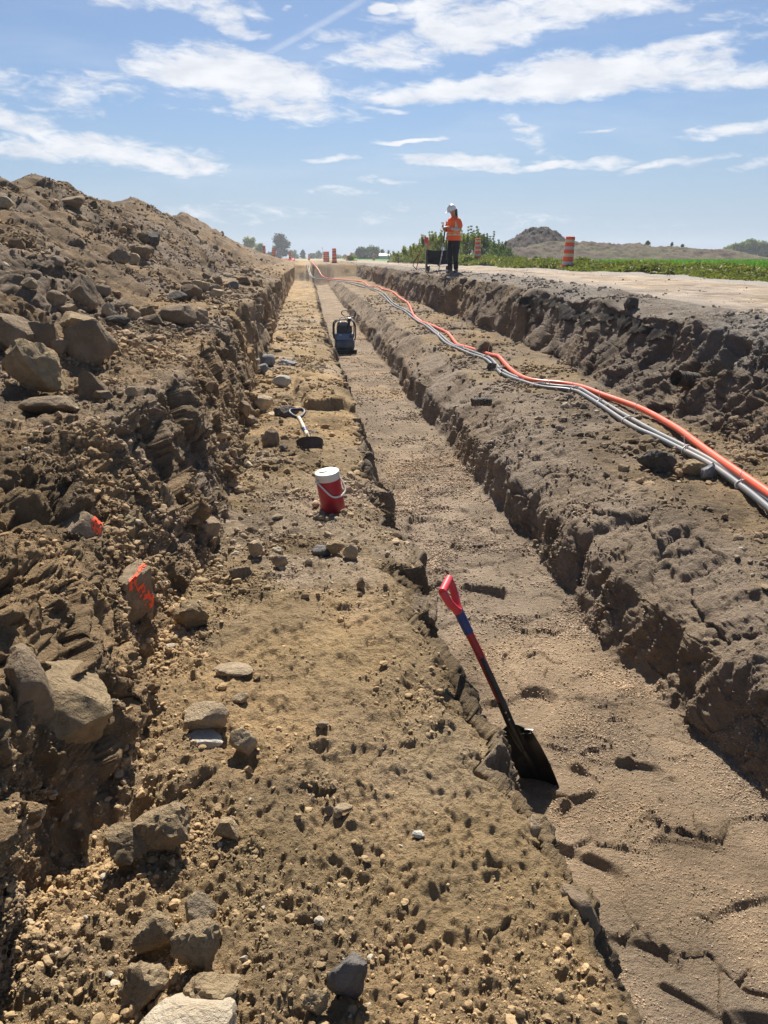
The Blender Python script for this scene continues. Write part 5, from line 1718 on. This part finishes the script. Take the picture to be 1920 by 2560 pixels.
# ground beyond: one sheet to the horizon with a gentle verge bank
def far_ground():
    xs = np.concatenate([np.linspace(-3000, -120, 20), np.linspace(-110, -62, 6)])
    def sheet(name, x0, x1, y0, y1, nx, ny, zf, mat, colf, kind='structure', px=1.0, py=2.2):
        gx = x0 + (x1 - x0) * np.linspace(0, 1, nx) ** px; gy = y0 + (y1 - y0) * np.linspace(0, 1, ny) ** py
        X, Y = np.meshgrid(gx, gy)
        P = np.stack([X, Y, X * 0], -1)
        Z = zf(X, Y, P); C = colf(X, Y, P)
        V = np.stack([X, Y, Z], -1).reshape(-1, 3)
        idx = np.arange(nx * ny).reshape(ny, nx)
        f = np.stack([idx[:-1, :-1], idx[:-1, 1:], idx[1:, 1:], idx[1:, :-1]], -1).reshape(-1, 4)
        o = np_mesh(name, V, f, mat, colors=C.reshape(-1, 3)); tag(o, kind=kind); return o
    def gz(X, Y): return np.interp(Y, GY, GZ)
    # crop field and verge to the right of the road
    def zf(X, Y, P): return gz(X, Y) + .03 * np.clip((X - 9.6) / .6, 0, 1) + .34 * np.exp(-((Y - 46) / 14) ** 2 - ((X - 12.2) / 3.2) ** 2) + .03 * fbm(P, 3, 2, 5) * np.clip((X - 9.6), 0, 1)
    def cf(X, Y, P):
        n = fbm(P, 6, 4, 5)[..., None]; n2 = fbm(P, 1.1, 3, 8)[..., None]
        c = np.array([.09, .22, .035]) * (1 + .35 * n + .35 * n2)
        v = np.clip((10.6 + fbm(P, 4, 2, 2) * 1 - X) / 1.0, 0, 1)[..., None]
        return np.clip(c * (1 - v) + np.array([.10, .115, .04]) * (1 + .5 * n2) * v, .01, 1)
    sheet('field', 9.6, 900, .62, 2500, 260, 420, zf, M['grassy'], cf, px=2.6, py=2.6)
    # road and bare ground beyond the far end of the cut
    def cf2(X, Y, P):
        n = fbm(P, 9, 3, 15)[..., None]
        far = np.clip((Y - 220) / 60, 0, 1)[..., None]
        road = np.array([.39, .305, .215]) * (1 + .25 * n)
        return road * (1 - far) + np.array([.12, .16, .05]) * (1 + .3 * n) * far
    sheet('ground_far', -60, 9.6, 134.8, 2500, 60, 160, lambda X, Y, P: gz(X, Y) + .02 * fbm(P, 5, 2, 3), M['road'], cf2)
    sheet('ground_left', -2500, -59.9, .62, 2500, 40, 120, lambda X, Y, P: gz(X, Y) - .01, M['grassy'], lambda X, Y, P: np.ones(X.shape + (3,)) * np.array([.1, .13, .045]), px=1)


M['grassy'] = soil_mat('grassy', 14, .8, .05, .35)
far_ground()


def mound(name, label, prof, y, depth, seed, c=(.17, .13, .105), amp=.22, ragged=.35, grass=.0):
    """prof: (px, py) outline of the crest at distance y"""
    pts = [at_y(px, py, y) for px, py in prof]
    x = np.linspace(pts[0].x, pts[-1].x, 420)
    zc = np.interp(x, [p.x for p in pts], [p.z for p in pts])
    zg = 1.0
    t = np.linspace(-1.25, 1.25, 110)
    X, T = np.meshgrid(x, t)
    Hh = np.maximum(zc - zg, 0)[None]
    P = np.stack([X, y + T * depth, X * 0 + Hh], -1)
    crest = np.clip(1 - np.abs(T + .12 * vnoise(X / 6, T * 0, T * 0, 2)) ** 1.15, 0, 1)
    Z = zg + Hh * crest - .05
    D = fbm(P, 2.2, 5, seed, .62) * amp * np.clip(Hh / 1.2, 0, 1) * 2 + np.abs(fbm(P, .9, 3, seed + 4, .6)) * ragged * np.clip(crest * 3 - 1.2, 0, 1) * np.clip(Hh / 2, 0, 1)
    # gullies down the slope
    D = D - .12 * np.clip(1 - np.abs(vnoise(X * .55, T * 1.2, 0 * X, 8)) * 5, 0, 1) * crest * np.clip(Hh, 0, 1)
    Z = Z + D
    n1_ = fbm(P, 3, 4, seed + 9)[..., None]; n2_ = fbm(P, .8, 3, seed + 12)[..., None]
    C = np.array(c) * (1 + .6 * n1_ + .5 * n2_)
    if grass: g_ = (np.clip(n1_ * 3 + .2, 0, 1)) * grass; C = C * (1 - g_) + np.array([.10, .115, .05]) * g_
    V = np.stack([X, y + T * depth, Z], -1).reshape(-1, 3)
    idx = np.arange(X.size).reshape(X.shape)
    f = np.stack([idx[:-1, :-1], idx[:-1, 1:], idx[1:, 1:], idx[1:, :-1]], -1).reshape(-1, 4)
    o = np_mesh(name, V, f, M['soil'], colors=np.clip(C, .02, 1).reshape(-1, 3)); tag(o, kind='structure')


mound('earth_bank', '', [(1060, 556), (1085, 548), (1110, 538), (1140, 530), (1165, 525), (1200, 522), (1240, 522), (1300, 525), (1345, 527), (1400, 529), (1450, 531), (1500, 534), (1550, 539), (1590, 545), (1630, 553), (1680, 560)], 95, 7.5, 3, (.115, .09, .07), grass=.4)
mound('earth_mound', '', [(1078, 540), (1085, 531), (1095, 520), (1105, 513), (1120, 502), (1135, 494), (1150, 489), (1160, 490), (1172, 489), (1185, 491), (1200, 502), (1215, 512), (1232, 527)], 102, 6.0, 13, (.08, .066, .058), ragged=.6)
mound('earth_pile', '', [(838, 562), (850, 556), (862, 549), (872, 544), (884, 541), (900, 543), (915, 549), (935, 560)], 72, 2.4, 23, (.13, .105, .09), ragged=.3)

# far tree line
FT = 'distant trees along the horizon'
grow(607, 505, 36, 320, 'tallest distant tree, grey-green and ragged, left of the trench end', 'full', 'dark', group=FT, seed=2, n=5200, leaf=.42)
grow(540, 512, 28, 260, 'pale green round tree rising behind the heap tail', 'round', 'light', group=FT, seed=3, n=2600, leaf=.34)
grow(563, 525, 20, 262, 'smaller pale green tree right of the first pale one', 'round', 'light', group=FT, seed=4, n=1600, leaf=.3)
for i, (px, top, w, y, lab, kd, tn) in enumerate([
        (588, 545, 24, 340, 'low dark tree clump under the tallest distant tree on its left', 'round', 'dark'), (635, 541, 22, 380, 'low bushy tree just right of the tallest distant tree', 'round', 'mid'), (655, 540, 12, 360, 'small upright tree midway between trench end and tallest tree', 'full', 'dark'),
        (674, 548, 12, 420, 'tiny dark tree left of the hazy grey clump', 'round', 'dark'), (688, 544, 20, 420, 'hazy grey-green tree clump above the trench end', 'round', 'silver'), (690, 541, 6, 400, 'thin spire tree rising out of the hazy clump', 'cone', 'mid'), (745, 551, 10, 430, 'tiny dark conifer between the barrels', 'cone', 'dark'),
        (730, 553, 18, 440, 'low green hedge tree behind the middle barrels', 'round', 'mid'), (764, 548, 14, 440, 'low round tree behind the low green bush', 'round', 'mid')]):
    grow(px, top, w, y, lab, kd, tn, group=FT, seed=30 + i, n=900, leaf=.5)
for i, (px, top, w, y, lab, kd, tn) in enumerate([
        (783, 535, 30, 240, 'dark domed tree, left of the dense pair beside the barn', 'round', 'dark'), (808, 533, 34, 240, 'dark green broad tree, right of the dense pair beside the barn', 'round', 'mid'), (798, 548, 26, 236, 'low dark tree filling the gap of the dense pair', 'round', 'dark'),
        (826, 537, 10, 250, 'slim tree at the left end of the white-roofed barn', 'full', 'mid')]):
    grow(px, top, w, y, lab, kd, tn, group=FT, seed=50 + i, n=2600 if i < 3 else 700, leaf=.3)
for i, (px, top) in enumerate([(840, 538), (850, 540), (860, 541), (873, 527), (886, 536)]):
    grow(px, top, 9 if i < 3 else 11, 150 if i < 3 else 90, ['thin bare-twigged tree over the left half of the barn', 'thin bare-twigged tree over the middle of the barn', 'thin bare-twigged tree right of the barn', 'twiggy sapling on top of the dark earth pile', 'small dark sapling right of the twiggy one'][i], 'full', 'silver', group='sparse twiggy trees', seed=60 + i, n=160, leaf=.12)
WD = 'trees of the wood behind the right earth bank'
wl = ['leftmost low tree of the right-hand wood', 'second tree from the left in the right-hand wood', 'third tree from the left in the right-hand wood', 'tallest tree of the right-hand wood', 'tree just right of the tallest in the right-hand wood', 'second tree right of the tallest in the right-hand wood', 'rightmost tree of the wood at the picture edge']
for i, (px, top, w) in enumerate([(1572, 529, 30), (1588, 525, 30), (1602, 520, 30), (1617, 515, 34), (1636, 519, 34), (1652, 521, 34), (1672, 518, 40)]):
    grow(px, top, w, 210, wl[i], 'round', 'mid' if i % 2 else 'light', group=WD, seed=70 + i, n=2400, leaf=.3, low=.05)
for i, px in enumerate((1395, 1447, 1470)):
    grow(px, 519 + i * 4, (13, 5, 6)[i], 98, ['leafy shrub on the crest of the long earth bank', 'tiny dark shrub on the bank crest, middle of three', 'tiny shrub on the bank crest, rightmost of three'][i], 'full', 'mid', name='shrub', cat='shrub', seed=90 + i, n=300, leaf=.12, z0=2.6)

# bushes by the road
BU = 'bushes beside the haul road'
bl = [(868, 548, 40, 66, 'light', 'low bush at the left end of the row'), (892, 536, 46, 60, 'light', 'second bush from the left in the row'), (912, 527, 46, 56, 'yellow', 'third bush from the left, right above the pink flagging'), (930, 514, 48, 52, 'light', 'tall bush just left of the cart handle'),
      (950, 509, 46, 50, 'light', 'tall pale bush directly behind the cart'), (985, 512, 50, 50, 'light', 'bush directly behind the worker'), (1012, 505, 46, 48, 'light', 'tallest bush, just right of the worker'), (1040, 504, 52, 50, 'mid', 'dense bush behind the second barrel'),
      (1062, 520, 50, 52, 'mid', 'sloping bush right of the second barrel'), (1085, 540, 46, 54, 'mid', 'low bush at the foot of the dark mound'), (1010, 553, 44, 44, 'light', 'low leafy bush left of the second barrel'), (760, 553, 18, 110, 'light', 'small bright green bush on the far rim beside a barrel')]
for i, (px, top, w, y, tn, lab) in enumerate(bl):
    grow(px, top, w, y, lab, 'full', tn, name='bush', cat='bush', group=BU, seed=110 + i, n=4200 if i < 11 else 700, leaf=.055 if i < 11 else .12, low=.0, multi=5, z0=1.15)


# weeds along the road edge: leaves, stems and white seed heads
def weeds():
    rs = np.random.RandomState(77)
    VV, FF, CC, off = [], [], [], 0
    n = 4200
    y = 8.5 * np.exp(rs.rand(n) ** .8 * math.log(8)); x = 8.8 + np.abs(rs.normal(size=n)) * .75 + .3 * np.sin(y * .7)
    clump = vnoise(x * 1.1, y * .6, x * 0, 4) + .6 * vnoise(x * 3, y * 2, 0 * x, 5)
    h = np.clip(.14 + .14 * (clump + .3) + .05 * rs.rand(n), .05, .42) * np.clip((x - 8.55) / .7, .25, 1)
    k = 34
    pos = np.repeat(np.stack([x, y, 1.08 + 0 * x], 1), k, 0)
    hh = np.repeat(h, k); t = rs.rand(n * k) ** .75
    pos[:, 0] += rs.normal(size=n * k) * .10 * (1 - .3 * t); pos[:, 1] += rs.normal(size=n * k) * .10
    gz = np.interp(pos[:, 1], GY, GZ)
    pos[:, 2] = gz + .02 + hh * t + .34 * np.exp(-((pos[:, 1] - 46) / 14) ** 2 - ((pos[:, 0] - 12.2) / 3.2) ** 2)
    cr = rs.rand(n * k, 1) * .6 + np.repeat(rs.rand(n, 1), k, 0) * .4
    c = np.array([.055, .085, .022]) * (1 - cr) + np.array([.20, .21, .055]) * cr
    dry = rs.rand(n * k) < .07
    c[dry] = np.array([.3, .25, .14])
    V, F, C = leaves(pos, rs.uniform(.018, .05, n * k) * np.clip(pos[:, 1] / 14, 1, 2.4), c, rs, 2.2, .4, .15)
    o = np_mesh('weeds', V, F, M['leaf'], smooth=False, colors=C)
    tag(o, 'tangled leafy weeds growing along the gravel edge of the road', 'weeds', kind='stuff')
    # grass blades of the field
    n = 60000
    y = 10 * np.exp(rs.rand(n) * math.log(9)); x = 9.8 + rs.rand(n) * np.clip(y * 1.1, 6, 60)
    pos = np.stack([x, y, np.interp(y, GY, GZ) + .10], 1)
    cr = rs.rand(n, 1)
    c = np.array([.06, .15, .022]) * (1 - cr) + np.array([.13, .27, .045]) * cr
    V, F, C = leaves(pos, rs.uniform(.02, .035, n) * np.clip(y / 12, 1, 4), c, rs, 5, .2, .75)
    o = np_mesh('grass', V, F, M['leaf'], smooth=False, colors=C)
    tag(o, 'bright green grass of the field beyond the weeds', 'grass', kind='stuff')
    # seed heads
    v1, f1 = ICO[1]
    heads = 230
    hp = []
    spots = [(1590, 602), (1450, 586), (1640, 604), (1560, 600), (1480, 592), (1365, 588), (1300, 580), (1610, 597), (1530, 590), (1420, 592)]
    for i in range(heads):
        if i < 130: sp = spots[rs.randint(0, 10) if rs.rand() < .5 else rs.randint(0, 3)]; q = (sp[0] + rs.normal() * 18, sp[1] + rs.normal() * 3.5)
        else: q = (rs.uniform(1240, 1659), 578 + rs.uniform(0, 1) * 10)
        xx = rs.uniform(9.2, 11.5); d = ray(q[0], q[1]); t = xx / d.x
        p = Vector((0, 0, CAM_H)) + d * t
        if 9 < p.y < 50: hp.append(p)
    VV = []; FF = []; off = 0; st = MB()
    for p in hp:
        s = rs.uniform(.018, .030) * max(1, p.y / 22)
        VV.append(v1 * s + np.array(p)); FF.append(f1 + off); off += len(v1)
        gz0 = float(np.interp(p.y, GY, GZ))
        VV.append(np.array([(p.x - .003, p.y, gz0), (p.x + .003, p.y, gz0), (p.x + .003, p.y, p.z), (p.x - .003, p.y + .004, p.z)])); FF.append(np.array([[0, 1, 2], [0, 2, 3]]) + off); off += 4
    o = np_mesh('seed_heads', np.concatenate(VV), np.concatenate(FF), M['pipe_white'], smooth=True)
    tag(o, 'round white dandelion-like seed heads standing above the weeds', 'flowers', kind='stuff')


weeds()


def barn():
    p = at_y(838, 552, 210)
    root = empty('barn', (p.x, 210, 1.1))
    tag(root, 'low white-roofed barn far behind the twiggy trees', 'building')
    MB().box((0, 0, .6), (2.9, 8, 1.2)).build('wall', plain('barn_wall', (.4, .42, .45), .8), root)
    m = MB()
    for (x0, z0, x1, z1) in ((-1.6, 1.15, 0, 1.9), (1.6, 1.15, 0, 1.9)): m.grid(lambda u, v: Vector((x0 + (x1 - x0) * u, -4.2 + 8.4 * v, z0 + (z1 - z0) * u)), 2, 2, .06)
    m.build('roof', plain('white_metal_roof', (.8, .8, .8), .4, .03), root)
    root.scale = (.55, .55, .8)
    root.rotation_euler = (0, 0, R(75))
    for (px, y, h) in ((757 * .9, 240, 6.5),):
        q = at_y(682, 560, y)
        po = MB().tube([(0, 0, 0), (0, 0, 7)], [.14, .10], 8).box((0, 0, 6.6), (1.6, .1, .1)).build('utility_pole', M['bark'])
        po.location = at_y(697, 560, 540).to_tuple()[:2] + (1.0,)
        tag(po, 'thin utility pole far off between the hazy trees and barrels', 'pole')


barn()


def haze():
    me = MB().box((100, 290, 6.0), (700, 620, 14.5)).build('haze', None)
    m, t = new_mat('haze')
    out = t.n('ShaderNodeOutputMaterial'); v = t.n('ShaderNodeVolumePrincipled')
    v.inputs['Color'].default_value = (.86, .91, 1, 1)
    v.inputs['Density'].default_value = HAZE
    v.inputs['Anisotropy'].default_value = .35
    t.t.links.new(v.outputs[0], out.inputs['Volume'])
    me.data.materials.append(m)
    tag(me, 'thin pale dusty air that fades the distance', 'haze', kind='stuff')


HAZE = .0006
haze()
print('script done', round(time.time() - T0, 1), 's')
